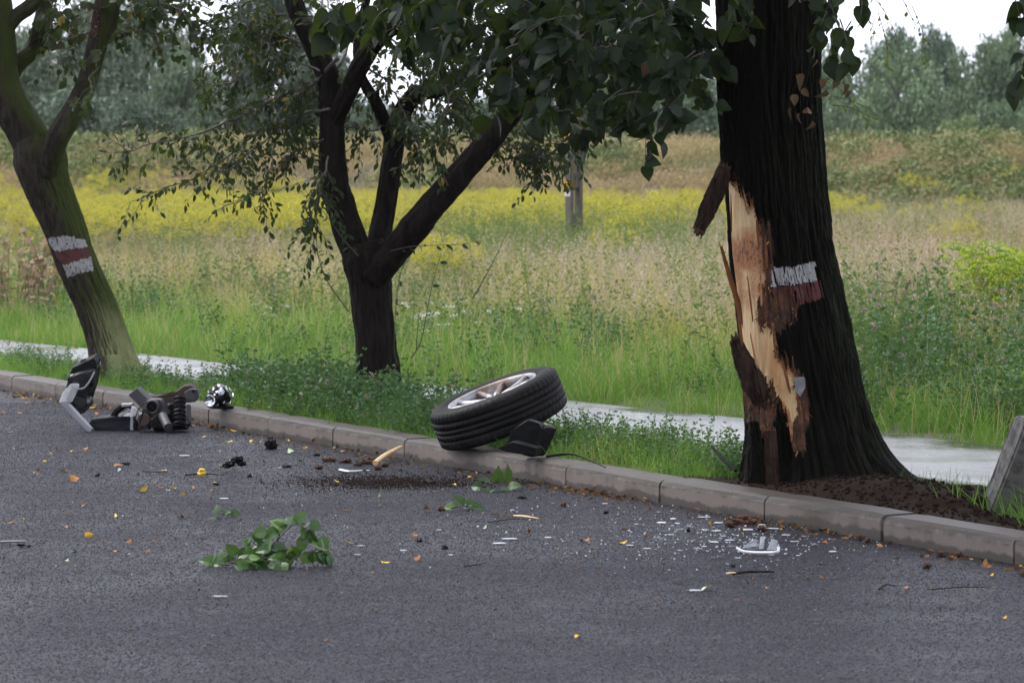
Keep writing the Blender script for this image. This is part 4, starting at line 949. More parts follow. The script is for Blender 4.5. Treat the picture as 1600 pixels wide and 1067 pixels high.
# crown above the picture
def crown_pts(c, r, n, zmin):
    p = rand_dirs(n) * (rng.random(n) ** .4)[:, None] * np.array(r) + np.array(c); return p[p[:, 2] > zmin + .018 * (p[:, 1] - 12) * 1.0]
cp_ = crown_pts((.9, TY - .2, 4.9), (3.4, 3.2, 2.4), 5200, 2.75); nC = len(cp_)
LP = np.vstack([np.array(LP), cp_]); LD = np.vstack([np.array(LD), rand_dirs(nC) - [0, 0, .5]]); LS = np.r_[LS, rng.uniform(.09, .16, nC)]; LU = np.vstack([np.array(LU), np.array([0, -.2, 1.]) + rng.normal(size=(nC, 3)) * .6])
tint = rng.random(len(LP)) * np.where(rng.random(len(LP)) < .95, .8, 1.0)
lx, ly = pix(LP); inside = (lx > 0) & (lx < 1600) & (ly > -5) & (ly < 1067)
order = np.argsort(~inside * 10 - LS); place_leaves(LIN, [LIND, LIND2, LIND3], M['leaf_linden'], LP[order], LD[order], LS[order], LU[order], tint[order], 300)
part('twigs', tw.mesh('twigs', [M['bark_twig']]), LIN, 'stuff')
# dry curled leaves caught on the trunk and in the twigs
dpx = [(1245, 118, .07), (1240, 150, .055), (1236, 172, .06), (1250, 178, .05), (1262, 168, .065), (1268, 190, .05), (1256, 140, .05), (1275, 95, .045), (1022, 82, .085), (1012, 98, .08), (1034, 78, .07), (1285, 125, .05), (1290, 140, .06), (1318, 132, .06), (1308, 126, .05), (1322, 142, .05)]
q = [Q(x, y, 16.84 if x < 1282 and x > 1100 else 16.6) for x, y, s in dpx]
place_leaves(LIN, [CURL, LIND2], M['leaf_dry'], q, rng.normal(size=(len(q), 3)) * .5 + [0, 0, -1], np.array([s for *_, s in dpx]) * .8, rng.normal(size=(len(q), 3)) + [0, -1.2, 0], rng.random(len(q)), 99, 'dry_leaf')
# thin bright twigs on the clean side of the trunk
tw = Bag(); LP, LD, LS, LU = [], [], [], []
for x, y, dx, L in ((1335, -30, .6, .35), (1390, -35, .4, .42), (1372, 20, .2, .3), (1425, 10, .3, .30), (1340, 10, .5, .2), (1285, 150, 1, .30), (1300, 165, 1, .22), (1290, 120, .8, .3)):
    spray(Q(x, y, 18.2), (dx, .1, -.5 if dx < .9 else .1), L, 11, .028, .002, .8)
LP = np.array(LP); place_leaves(LIN, [PLUM], M['leaf_bright'], LP, np.array(LD), np.array(LS), np.array(LU), rng.random(len(LP)), 0)
part('twigs', tw.mesh('twigs', [M['bark_twig']]), LIN, 'stuff')

# ------------------------------------------------------------------ small-leaved trees: the forked dark tree and the leaning mossy tree
def limb_part(root, pts, rpx, D, mat, seed, name='limb', ns=44, amp=.010, step=.012):
    """pts: (px, py[, depth offset]); rpx radii in pixels"""
    p = np.array([Q(a[0], a[1], D + (a[2] if len(a) > 2 else 0)) for a in pts]); r = np.array(rpx) / (FPX / D)
    L = np.linalg.norm(np.diff(p, axis=0), axis=1).sum(); n = max(14, int(L / step)); c = catmull(np.c_[p, r], n)
    k = max(3, n // 12); cc = c[:, :3]; cc = cc + (fbm(np.c_[np.arange(n) * .02 * (step / .012) + seed, np.zeros(n), np.zeros(n)], 2)[:, None] - .5) * c[:, 3:4] * np.array([.35, .3, 0])
    V, F = tube_vf(cc, c[:, 3], ns, barkfn(46, amp, .006, .07, seed)); o = part(name, mesh_np(name, V, tris_of(F), [mat], True), root); return c, V, F
def twigs_of(root, lines, D, templates, mat, sizes, n_obj, per_m=34, tl=(.14, .42), rad0=.010, leafgap=.022, drop=.5, extra=None, spread=.9):
    """branches along pixel lines with side twigs and leaves"""
    bag = Bag(); LP, LD, LS, LU = [], [], [], []
    def leafy(c, gap):
        L = np.r_[0, np.cumsum(np.linalg.norm(np.diff(c, axis=0), axis=1))]
        for s in np.arange(gap * .8, L[-1], gap):
            s += rng.normal() * gap * .3; p = np.array([np.interp(s, L, c[:, q]) for q in range(3)]); i = min(np.searchsorted(L, s), len(c) - 1); t = c[i] - c[i - 1]; t /= np.linalg.norm(t) + 1e-9
            sd = np.cross(t, rng.normal(size=3)); sd /= np.linalg.norm(sd) + 1e-9; d = t * .6 + sd * .7 + np.array([0, 0, -.35]); d /= np.linalg.norm(d)
            LP.append(p + d * .008); LD.append(d); LS.append(rng.uniform(*sizes)); LU.append(np.array([0, -.4, .9]) + rng.normal(size=3) * .7)
    for ln in lines:
        pts, r0 = ln[0], ln[1]; dens = ln[2] if len(ln) > 2 else 1.0
        off = rng.uniform(-.5, .5); p = np.array([Q(a, b, D + off + rng.normal() * .12) for a, b in pts]); n = 22; c = catmull(p, n)
        c += (np.array([fbm(np.c_[np.arange(n) * .35 + q * 9 + r0 * 1e4 + p[0, 0] * 7, np.zeros(n), np.zeros(n)], 2) for q in range(3)]).T - .5) * .08
        bag.tube(c, np.linspace(r0, .0016, n), 6); L = np.linalg.norm(np.diff(c, axis=0), axis=1).sum(); m = int(L * per_m * dens)
        for q in range(m):
            u = rng.uniform(.12, 1) * (n - 1); i0 = min(int(u), n - 2); s = c[i0] * (1 - (u - i0)) + c[i0 + 1] * (u - i0); t = c[i0 + 1] - c[i0]; t /= np.linalg.norm(t)
            d = t * .5 + rand_dirs(1)[0] * spread; d /= np.linalg.norm(d); l = rng.uniform(*tl) * (1.1 - .5 * u / n); w = [s]
            for k in range(5): d = d + np.array([rng.normal() * .16, rng.normal() * .16, -drop * .2 + rng.normal() * .1]); d /= np.linalg.norm(d); w.append(w[-1] + d * l / 5)
            w = np.array(w); bag.tube(w, np.linspace(.0026, .0009, 6), 4, cap=False); leafy(w, leafgap)
    if extra: extra(bag, leafy)
    LP, LD, LS, LU = map(np.array, (LP, LD, LS, LU)); x, y = pix(LP); ins = (x > 0) & (x < 1600) & (y > 0)
    o_ = np.argsort(~ins * 10 - LS); ti = rng.random(len(LP))
    place_leaves(root, templates, mat, LP[o_], LD[o_], LS[o_], LU[o_], ti[o_], n_obj); part('twigs', bag.mesh('twigs', [M['bark_twig']]), root, 'stuff'); return len(LP)
def roof_leaves(root, c, r, n, zmin, mat, size):
    p = crown_pts(c, r, n, zmin); m = len(p); V, F, T = flakes(p, rng.uniform(*size, m), None, rng.random(m), .6)
    part('crown_leaves', mesh_np('crown_leaves', V, F, [mat], False, T), root, 'stuff')

PD = 22.5
b0 = Q(592, 640, PD)
PLM = thing('plum_tree', 'forked dark tree with three limbs rising from a short trunk', 'tree', (b0[0], PD, .1))
limb_part(PLM, [(600, 660), (594, 625), (590, 560), (582, 490), (577, 440), (572, 405), (566, 380)], [42, 36, 32, 31, 33, 37, 30], PD, M['bark_mid'], 1.2, 'trunk', 80, .013, .010)
Lm = [([(572, 425), (548, 372), (534, 330), (522, 285), (518, 240), (518, 180), (512, 120), (492, 75), (470, 30), (452, -30), (430, -140)], [26, 25, 24, 23, 22, 20, 19, 17, 15, 13, 9]),
      ([(578, 430, .05), (594, 372, .1), (603, 320, .15), (613, 240, .2), (622, 190, .3), (648, 150, .3), (690, 138, .35), (735, 108, .4), (781, 82, .4), (860, 30, .4), (930, -40, .4)], [22, 19, 18, 17, 15, 14, 13, 12.5, 12, 10, 8]),
      ([(582, 435, -.05), (612, 398, -.1), (645, 358, -.15), (690, 305, -.2), (735, 255, -.2), (770, 215, -.2), (805, 175, -.2), (845, 130, -.2), (900, 70, -.2), (980, -10, -.2)], [26, 25, 24, 22, 20, 18, 16, 14, 11, 8]),
      ([(518, 205), (545, 140, -.1), (568, 92, -.15), (596, 56, -.2), (640, 26, -.2), (690, 4, -.2), (760, -40, -.2)], [15, 15, 15, 14, 13, 12, 9]),
      ([(614, 235, .2), (590, 165, .1), (565, 120, .1), (560, 60, .1), (580, -30, .1)], [10, 9, 8, 7, 6])]
for k, (q, r) in enumerate(Lm): limb_part(PLM, q, [x * .9 for x in r], PD, M['bark_mid'], 3.1 * k + .7, 'limb', 40, .014)
bl = [([(530, 87), (488, 126), (440, 150), (338, 198), (250, 225), (180, 238)], .012, 1.1), ([(539, 69), (527, 102), (497, 144), (410, 207), (320, 267), (240, 292), (196, 312)], .011, .75), ([(505, 215), (450, 250), (400, 300), (338, 322)], .007, .9), ([(512, 170), (450, 190), (390, 235), (350, 260)], .008, 1.3), ([(490, 75), (430, 62), (380, 110), (330, 150)], .008, 1.3), ([(461, 24), (420, 20), (372, 50)], .007, 1.2), ([(500, 110), (440, 90), (390, 40), (370, 0)], .008, 1.3), ([(518, 240), (500, 300), (492, 350), (500, 415)], .006, .9), ([(596, 54), (640, 90), (680, 130), (720, 160)], .007, 1.4), ([(638, 24), (690, 60), (740, 70), (790, 40)], .008, 1.5), ([(566, 90), (600, 130), (640, 190), (662, 260)], .008, 1.2), ([(700, 134), (690, 200), (668, 245)], .005, 1.0), ([(740, 250), (775, 215), (810, 235), (850, 240), (890, 252)], .006, 1.3), ([(800, 180), (835, 215), (845, 275)], .005, 1.2), ([(781, 82), (750, 40), (700, 20), (640, -20)], .008, 1.3), ([(640, 110), (680, 60), (660, 0)], .007, 1.4), ([(560, 60), (520, 20), (500, -20)], .007, 1.3), ([(620, 200), (560, 200), (500, 190), (450, 215)], .007, 1.1), ([(735, 108), (720, 160), (740, 200)], .005, 1.1), ([(640, 150), (700, 100), (760, 130), (800, 110)], .006, 1.2), ([(470, 30), (410, 60), (350, 90), (310, 120)], .006, .8), ([(720, 265), (700, 220), (650, 195), (620, 250)], .005, .7), ([(805, 175), (850, 160), (900, 190), (895, 250)], .006, 1.2)]
def plum_extra(bag, leafy):
    for ln, r, g in (([(545, 487), (515, 445), (497, 400), (494, 350), (488, 300)], .004, .09), ([(642, 560), (655, 540), (662, 515), (672, 460), (682, 420), (690, 395)], .004, .09), ([(610, 392), (645, 385), (690, 383), (735, 380), (742, 366)], .003, .055), ([(738, 468), (762, 425), (780, 390), (792, 362)], .004, .6), ([(640, 402), (625, 430), (617, 500), (616, 560)], .003, .12), ([(700, 290), (685, 262), (660, 240), (650, 200)], .005, .09), ([(650, 550), (652, 520), (656, 480)], .003, .3), ([(560, 400), (535, 372), (505, 330), (470, 290)], .0035, .05)):
        p = np.array([Q(a, b, PD - .3) for a, b in ln]); c = catmull(p, 16); bag.tube(c, np.linspace(r, .0014, 16), 5); leafy(c, g)
NPL = twigs_of(PLM, bl, PD, [PLUM, PLUM2], M['leaf_plum'], (.030, .055), 300, extra=plum_extra, per_m=33, leafgap=.023)
roof_leaves(PLM, (-.8, PD + .3, 4.2), (2.9, 2.2, 1.9), 4200, 2.62, M['leaf_plum'], (.06, .11))

MD = 26.0
b0 = Q(185, 592, MD)
MOS = thing('leaning_tree', 'leaning mossy tree with a white red and white painted band', 'tree', (b0[0], MD, .1))
ctr, VT, FT_ = limb_part(MOS, [(196, 615), (180, 578), (166, 530), (150, 480), (134, 440), (118, 400), (106, 365), (90, 325), (74, 285), (62, 245), (50, 215)], [49, 40, 33, 31, 31, 31, 32, 34, 37, 41, 30], MD, M['bark_moss'], 4.4, 'trunk', 190, .010, .008)
# root flare towards the meadow side
for q, r in (([(180, 560), (200, 585), (222, 606), (250, 622)], [20, 17, 11, 5]), ([(172, 560, -.1), (176, 590, -.15), (180, 612, -.2)], [18, 18, 14]), ([(160, 550), (156, 585), (148, 612)], [16, 14, 9])): limb_part(MOS, q, r, MD - .05, M['bark_moss'], 7.7, 'root', 30, .007)
for k, (q, r) in enumerate([([(66, 262), (45, 215), (22, 170), (6, 130), (-2, 70), (-8, 0), (-20, -120)], [33, 31, 29, 28, 26, 23, 18]), ([(72, 270, -.1), (88, 222, -.2), (108, 188, -.2), (132, 140, -.2), (147, 92, -.2), (158, 45, -.2), (165, 0, -.2), (176, -110, -.2)], [19, 18, 17.5, 15.5, 15, 16, 15, 11]), ([(12, 125, .1), (30, 98, .1), (52, 78, .15), (63, 42, .15), (72, 0, .2), (90, -90, .2)], [15, 13, 11.5, 11.5, 11, 8]), ([(4, 55), (24, 28), (50, 8), (80, -30)], [14, 12, 11, 9]), ([(146, 75, -.2), (168, 50, -.2), (178, 20, -.2), (186, -40, -.2)], [10, 9, 8.5, 7])]):
    limb_part(MOS, q, r, MD, M['bark_moss'], 2.3 * k + 11, 'limb', 40, .009)
bl = [([(165, 5), (130, 15), (90, 40), (60, 62)], .006, .8), ([(160, 30), (130, 60), (100, 85), (85, 105)], .005, .5), ([(176, -20), (230, 0), (290, 25), (330, 60)], .008, 1.4), ([(200, -40), (270, -20), (320, 10), (345, 40)], .008, 1.4), ([(172, 10), (195, 30), (205, 65)], .004, 1.0), ([(72, 0), (85, 30), (70, 70)], .004, .6), ([(147, 92), (165, 75), (178, 66)], .003, .3), ([(222, -40), (226, 20), (240, 50), (262, 78)], .004, .5), ([(150, 100), (130, 150), (105, 155)], .003, .2), ([(120, -30), (110, 10), (140, 35)], .005, .7)]
tw_b = Bag()
def mos_extra(bag, leafy): pass
twigs_of(MOS, bl, MD - .3, [PLUM, LIND], M['leaf_plum'], (.035, .065), 220, per_m=26, tl=(.12, .36), leafgap=.030)
roof_leaves(MOS, (-3.0, MD + .3, 4.3), (2.7, 2.2, 1.9), 3600, 2.75, M['leaf_plum'], (.06, .11))
bp = []
for x, y in [(105, 22), (122, 30), (140, 40), (108, 50), (125, 55), (145, 25), (150, 48), (205, 6), (112, 62), (135, 12), (98, 28), (82, 100), (90, 76)]:
    c = Q(x, y, MD - .5 + rng.normal() * .1); bp.append(c + rng.normal(size=(26, 3)) * [.022, .022, .035])
bp = np.vstack(bp); V, F, T = flakes(bp, rng.uniform(.008, .018, len(bp)), None, rng.random(len(bp)), .8); part('berry_clusters', mesh_np('berry_clusters', V, F, [M['berry']], False, T), MOS, 'stuff')
# painted band on the leaning trunk
vx, vy = pix(VT); nv = len(VT) - 2; ns_ = 190
cN = np.repeat(ctr[:, :3], ns_, 0); rad = VT[:nv] - cN; rl = np.linalg.norm(rad, axis=1); nr = rad / rl[:, None]; r0_ = np.repeat(ctr[:, 3], ns_)
def band(name, poly, mat, thr):
    q = VT[:nv]; n1 = fbm(q * 60, 3); n2 = fbm(q * [55, 55, 14], 3)
    ok = inpoly(vx[:nv] + (n1 - .5) * 5, vy[:nv] + (n2 - .5) * 9, poly) & (nr[:, 1] < .25) & (n2 > thr) & (fbm(q * 130, 2) > .30)
    V3 = np.vstack([VT[:nv] + nr * .002]); f = FT_[(FT_ < nv).all(1)]; f = f[ok[f[:, 0]]]; u, inv = np.unique(f, return_inverse=True)
    part(name, mesh_np(name, V3[u], inv.reshape(f.shape).astype(np.int32), [M[mat]], True), MOS)
band('white_stripe', [(74, 374), (104, 369), (134, 376), (138, 392), (108, 391), (86, 396)], 'paint_white', .29)
band('red_stripe', [(82, 395), (108, 390), (138, 388), (142, 405), (120, 409), (98, 416)], 'paint_red', .27)
band('white_stripe', [(98, 416), (120, 409), (142, 404), (146, 424), (122, 428), (106, 437)], 'paint_white', .29)
# ------------------------------------------------------------------ concrete pole, tilted slab, soil, larger plants
PY = 55.0; pq = Q(897, 400, PY)
POL = thing('concrete_pole', 'slotted concrete pole with small yellow plates standing in the meadow', 'pole', (pq[0], PY, 0))
def pole_mesh():
    bm = bmesh.new()
    def box(x0, x1, y0, y1, z0, z1):
        v = [bm.verts.new((x, y, z)) for z in (z0, z1) for (x, y) in ((x0, y0), (x1, y0), (x1, y1), (x0, y1))]
        for f in ((3, 2, 1, 0), (4, 5, 6, 7), (0, 1, 5, 4), (1, 2, 6, 5), (2, 3, 7, 6), (3, 0, 4, 7)): bm.faces.new([v[i] for i in f])
    H = 8.4
    box(-.100, -.045, -.08, .08, 0, H); box(.045, .100, -.08, .08, 0, H)
    zc = .15
    while zc < H - .3:
        box(-.0445, .0445, -.065, .065, zc, zc + .22); zc += .22 + .36
    box(-.0445, .0445, -.065, .065, H - .3, H)
    bmesh.ops.bevel(bm, geom=bm.edges[:], offset=.006, segments=1, affect='EDGES'); return bm_mesh(bm, 'shaft', [M['concrete_pole']])
sh = obj('shaft', pole_mesh(), POL); sh.rotation_euler = (0, 0, math.radians(28))
def plate(root, name, q, w, h, mat, th=.006):
    bm = bmesh.new(); bmesh.ops.create_cube(bm, size=1); bmesh.ops.scale(bm, vec=(w, th, h), verts=bm.verts); bmesh.ops.bevel(bm, geom=bm.edges[:], offset=.002, segments=1, affect='EDGES')
    o = obj(name, bm_mesh(bm, name, [M[mat]]), root); o.location = Vector(q) - Vector(root.location); return o
s1 = plate(POL, 'yellow_plate', Q(886, 213, PY - .16), .10, .15, 'sign_yellow')
bm = bmesh.new()   # warning bolt: zigzag
z_ = [(.012, .055), (-.022, -.002), (.000, .002), (-.012, -.055), (.024, .010), (.003, .006)]
a = [bm.verts.new((x, -.0045, y)) for x, y in z_]; b = [bm.verts.new((x, -.003, y)) for x, y in z_]; bm.faces.new(a); bm.faces.new(b[::-1])
for i in range(6): bm.faces.new((a[i], a[(i + 1) % 6], b[(i + 1) % 6], b[i]))
o = obj('lightning_mark', bm_mesh(bm, 'lightning_mark', [M['ink']]), s1)
plate(POL, 'white_plate', Q(887, 230, PY - .16), .10, .05, 'sign_white'); plate(POL, 'yellow_plate', Q(886, 287, PY - .16), .085, .105, 'sign_yellow'); plate(POL, 'white_plate', Q(886, 303, PY - .16), .085, .07, 'sign_white')

# soil heaped round the foot of the damaged tree
ns, ts = np.arange(5.9, 12, .035), np.arange(.152, 1.02, .03)
def soil_z(n, t, xy):
    base = .095 + .03 * np.clip((.34 - t) / .2, 0, 1) + .04 * (fbm(np.stack([n * 2, t * 3, n * 0], -1), 3) - .5)
    d = np.hypot((n - 7.35) / 1.0, (t - .52) / .55); m1 = np.exp(-(d * 1.15) ** 2) * .07 * np.clip((8.3 - n) / .9, 0, 1)
    ridge = np.exp(-((t - .40) / .16) ** 2) * np.clip((n - 7.2) / .5, 0, 1) * np.clip((8.2 - n) / .8, 0, 1) * .03
    pit = np.exp(-((n - 9.2) / .4) ** 2 - ((t - .62) / .14) ** 2) * -.02
    r = .045 * (fbm(np.stack([n * 9, t * 9, n * 0 + 3], -1), 4) - .5) + .02 * (fbm(np.stack([n * 28, t * 28, n * 0 + 3], -1), 2) - .5)
    reach = np.clip(np.where(n > 7.7, -1, 1.35) - np.maximum(d, 0) * .62, -1, 1)
    reach = np.maximum(reach, np.where(n > 7.3, np.clip((np.interp(n, [7.6, 8.6, 9.6], [.55, .42, .36]) + .04 * np.sin(n * 7) - t) * 6, -1, 1) * np.clip((11.2 - n) * 2, -1, 1), -1))
    w_ = np.clip((t - .15) / .2, 0, 1); w_ = w_ * w_ * (3 - 2 * w_)
    return np.minimum(base, .100 + .3 * (t - .15)) + (m1 + ridge + pit + r) * w_ + np.minimum(reach, 0) * .16
V, F = sheet(ns, ts, soil_z); o = obj('soil_heap', mesh_np('soil_heap', V, F, [M['soil']], True)); tag(o, 'dark loose soil heaped around the foot of the damaged tree', 'soil', kind='stuff')
# crumbs, on the heap and on the road
def crumbs(name, pts, size, mat, label, cat, flat=.6):
    n = len(pts); tv = np.array([[1, 0, 0], [-.5, .87, 0], [-.5, -.87, 0], [0, 0, 1.1 * flat], [0, 0, -.5]]); tf = np.array([[0, 1, 3], [1, 2, 3], [2, 0, 3], [1, 0, 4], [2, 1, 4], [0, 2, 4]])
    e = rng.normal(size=(n, 3)); R = frames(rand_dirs(n)); s = rng.uniform(*size, n) * .5; Mx = R * s[:, None, None] * rng.uniform(.5, 1.2, (n, 1, 3))
    o = obj(name, instances_mesh(name, tv, tf, Mx, pts, [mat])); tag(o, label, cat, kind='stuff'); return o
n = rng.normal(7.4, .9, 1700); t = rng.uniform(.16, .85, 1700); k = soil_mask(n, t); n, t = n[k], t[k]; xy = K0 + n[:, None] * KU + t[:, None] * KV
crumbs('soil_crumbs', np.c_[xy, soil_z(n, t, xy) + .004], (.006, .034), M['soil'], 'loose crumbs of dark soil on the heap behind the kerb', 'soil')
cw = []
for k in range(5200):
    cw.append(P(rng.choice([rng.normal(590, 75), rng.uniform(470, 900)], p=[.7, .3]), rng.normal(752, 7), .002) if k < 3400 else P(rng.normal(640, 60), rng.normal(755, 4), .002))
crumbs('spilt_soil', np.array(cw), (.003, .016), M['soil'], 'brown soil spilt across the road in front of the wheel', 'soil', .4)
n = rng.uniform(-12, 18, 5200); t = -np.abs(rng.normal(0, .10, 5200)) * (.5 + fbm(np.c_[n * 1.7, n * 0, n * 0], 3) * 1.6) - .012; k = rng.random(5200) < .15 + 1.5 * np.clip(fbm(np.c_[n * 1.1 + 5, n * 0, n * 0], 3) - .36, 0, 1) ; n, t = n[k], t[k]
xy = K0 + n[:, None] * KU + t[:, None] * KV; pts = np.c_[xy, rng.uniform(.001, .012, len(n)) * np.exp(t * 6)]
V, F, T = flakes(pts, rng.uniform(.012, .045, len(pts)), rand_dirs(len(pts)) * [1, 1, .35], rng.random(len(pts)), .5)
o = obj('gutter_litter', mesh_np('gutter_litter', V, F, [M['litter']], False, T)); tag(o, 'brown plant litter washed along the foot of the kerb', 'litter', kind='stuff')
pts = np.array([P(rng.uniform(-60, 1660), rng.uniform(640, 960) if rng.random() < .8 else rng.uniform(640, 800), .002) for _ in range(3200)]); nn_, tt_ = nt(pts[:, 0], pts[:, 1]); pts = pts[tt_ < -.02]
V, F, T = flakes(pts, rng.uniform(.004, .016, len(pts)), rand_dirs(len(pts)) * [1, 1, .3], rng.random(len(pts)), .6)
o = obj('road_specks', mesh_np('road_specks', V, F, [M['litter']], False, T)); tag(o, 'tiny brown plant bits sprinkled over the wet road', 'litter', kind='stuff')
gl = np.array([P(rng.normal(1140, 130), rng.normal(842, 20), .004) for _ in range(420)] + [P(rng.normal(900, 120), rng.normal(800, 30), .004) for _ in range(70)] + [P(rng.uniform(0, 1300), rng.uniform(690, 900), .004) for _ in range(90)]); nn_, tt_ = nt(gl[:, 0], gl[:, 1]); gl = gl[tt_ < -.03]
crumbs('glass_crumbs', gl, (.004, .016), M['shard'], 'small broken bits of pale plastic and glass sprinkled over the road', 'glass', .5)

# tilted concrete slab
A, B, C_ = Q(1527, 797, 16.05), Q(1583, 649, 15.62), Q(1546, 806, 15.9)
SL = thing('concrete_slab', 'old concrete slab standing tilted in dug up soil near the picture edge', 'slab', tuple(P(1560, 800, .1)))
u = (B - A); w = (Q(1546, 803, 15.92) - A); dp = np.array([.55, -.16, .02])
pts = []
bm = bmesh.new(); ce = []
for q in (A - u * .25, A + u, A + u + w * 1.15, A - u * .25 + w): ce.append(q)
far_ = [q + dp for q in ce]
v = [bm.verts.new(q) for q in ce] + [bm.verts.new(q) for q in far_]
for f in ((0, 1, 2, 3), (7, 6, 5, 4), (0, 4, 5, 1), (1, 5, 6, 2), (2, 6, 7, 3), (3, 7, 4, 0)): bm.faces.new([v[i] for i in f])
bmesh.ops.bevel(bm, geom=bm.edges[:], offset=.008, segments=2, affect='EDGES'); bmesh.ops.triangulate(bm, faces=bm.faces); bmesh.ops.subdivide_edges(bm, edges=bm.edges[:], cuts=5, use_grid_fill=True); bm.normal_update()
for q in bm.verts: q.co += q.normal * float((fbm(np.array([list(q.co)]) * 26, 4)[0] - .5) * .026)
me = bm_mesh(bm, 'slab', [M['concrete']]); part('slab', me, SL)
# goldenrod stand near the picture edge and the yellowing shrub beside the leaning tree
def plant(root, n, spread, h, leaf, mleaf, mstem, plume=None, gap=.03, arch=.35, asp=.2):
    bag = Bag(); pos, dd, sz, pp, pd, ps = [], [], [], [], [], []; L = np.array(root.location)
    for k in range(n):
        a_ = rng.uniform(0, 6.28); r = spread * math.sqrt(rng.random()); b_ = L + [r * math.cos(a_), r * math.sin(a_), -.02]; H = rng.uniform(*h); az = a_ + rng.normal() * .8; ln = arch * rng.uniform(.3, 1.2)
        c = catmull(np.array([b_, b_ + [ln * .12 * H * math.cos(az), ln * .12 * H * math.sin(az), H * .5], b_ + [ln * .45 * H * math.cos(az), ln * .45 * H * math.sin(az), H * .9], b_ + [ln * .85 * H * math.cos(az), ln * .85 * H * math.sin(az), H]]), 12); bag.tube(c, np.linspace(.0045, .0015, 12), 4)
        for u in np.arange(.12, 1, gap / H):
            x = u * 11; i0 = min(int(x), 10); p = c[i0] * (1 - (x - i0)) + c[i0 + 1] * (x - i0); v = rng.normal(size=3); v[2] = rng.uniform(-.3, .7); pos.append(p); dd.append(v / np.linalg.norm(v)); sz.append(rng.uniform(*leaf))
        if plume:
            for b2 in range(8):
                p0 = c[7 + b2 // 2]; az2 = az + rng.normal() * .8; l2 = rng.uniform(.08, .2)
                for q in np.linspace(0, 1, 10): pp.append(p0 + np.array([math.cos(az2) * l2 * q, math.sin(az2) * l2 * q, .09 * q - .07 * q * q])); v = rng.normal(size=3); v[2] += .8; pd.append(v); ps.append(rng.uniform(.018, .034))
    V, F, T = flakes(np.array(pos), np.array(sz), np.array(dd), None, asp); part('foliage', mesh_np('foliage', V, F, [mleaf], False, T), root, 'stuff')
    if plume: V, F, T = flakes(np.array(pp), np.array(ps), np.array(pd), None, .5); part('plumes', mesh_np('plumes', V, F, [plume], False, T), root, 'stuff')
    part('stems', bag.mesh('stems', [mstem]), root, 'stuff')
g0 = P(1618, 566, .08); GB = thing('goldenrod_bush', 'bright yellow green goldenrod bush arching above the meadow edge near the picture edge', 'bush', tuple(g0))
M['gleaf'] = leafmat('goldenrod_leaf', (.09, .17, .03), (.20, .30, .05), trans=.3)
plant(GB, 210, .42, (.35, .92), (.06, .12), M['gleaf'], M['gleaf'], M['goldgreen'], .022, .5, .13)
g0 = P(22, 505, .08); YB = thing('knotweed_bush', 'yellowing brown shrub with dark bare stems beside the leaning mossy tree', 'bush', tuple(g0))
plant(YB, 42, .45, (.5, .92), (.05, .11), M['brownherb'], M['bark_twig'], None, .06, .5, .7)
g1 = P(45, 500, .08); YB2 = thing('knotweed_bush', 'pale yellow leaved shrub in front of the brown shrub by the leaning tree', 'bush', tuple(g1))
M['yleaf'] = leafmat('yellowing_leaf', (.10, .14, .03), (.40, .34, .10), (.5, .4, .2), trans=.3)
plant(YB2, 24, .35, (.4, .75), (.05, .10), M['yleaf'], M['bark_twig'], None, .06, .5, .7)
# ------------------------------------------------------------------ the torn-off wheel
def lathe(prof, ns, mats, name, rmod=None, smooth=True, close=False):
    th = np.linspace(0, 2 * math.pi, ns, endpoint=False); pr = np.array(prof, float); m = len(pr)
    R = np.repeat(pr[:, :1], ns, 1); Z = np.repeat(pr[:, 1:2], ns, 1)
    if rmod is not None: R, Z = rmod(R, Z, np.arange(ns)[None], th[None])
    V = np.stack([R * np.cos(th), R * np.sin(th), Z], -1).reshape(-1, 3); k = m if close else m - 1
    i = np.arange(k)[:, None]; j = np.arange(ns)[None]; jn = (j + 1) % ns; i2 = (i + 1) % m
    F = np.stack([i * ns + j + 0 * i, i * ns + jn, i2 * ns + jn, i2 * ns + j], -1).reshape(-1, 4)
    me = mesh_np(name, V, F, mats, smooth)
    bm = bmesh.new(); bm.from_mesh(me); bmesh.ops.recalc_face_normals(bm, faces=bm.faces); bm.to_mesh(me); bm.free(); return me
ax = Vector((-.345, -.095, .93)).normalized(); xa = Vector((.935, .0, .355)); xa = (xa - ax * xa.dot(ax)).normalized(); ya = ax.cross(xa)
wc = Q(779, 638, 19.35)
WH = thing('car_wheel', 'torn off car wheel with silver alloy rim lying tilted on the kerb', 'wheel', tuple(wc))
WH.scale = (1.03,) * 3; WH.rotation_euler = Matrix((xa, ya, ax)).transposed().to_euler()
gz = [.073, .060, .050, .0495, .043, .0425, .016, .0155, .009, .0085, -.0085, -.009, -.0155, -.016, -.0425, -.043, -.0495, -.050, -.060, -.073]
prof = [(.222, .070), (.226, .086), (.240, .096), (.262, .102), (.285, .102), (.300, .0975), (.312, .092), (.318, .086), (.3235, .080)]
for zz in gz:
    gro = any(a - 1e-6 <= abs(zz) <= b + 1e-6 for a, b in ((.043, .0495), (.009, .0155)))
    prof.append((.3285 - .6 * zz * zz - (.008 if gro else 0), zz))
prof += [(.3235, -.080), (.318, -.086), (.312, -.092), (.300, -.0975), (.285, -.102), (.262, -.102), (.240, -.096), (.226, -.086), (.222, -.070)]
def sipes(R, Z, j, th):
    k = (j % 5 == 0); sh_ = (np.abs(Z) > .0496) & (R > .300); R = R - k * sh_ * .0055; k2 = ((j + 2) % 5 == 0); R = R - k2 * (np.abs(Z) < .0426) * (np.abs(Z) > .0156) * (R > .32) * .004
    R = R + (np.abs(R - .29) < .006) * .0 ; return R, Z
obj('tyre', lathe(prof, 300, [M['rubber']], 'tyre', sipes, True), WH)
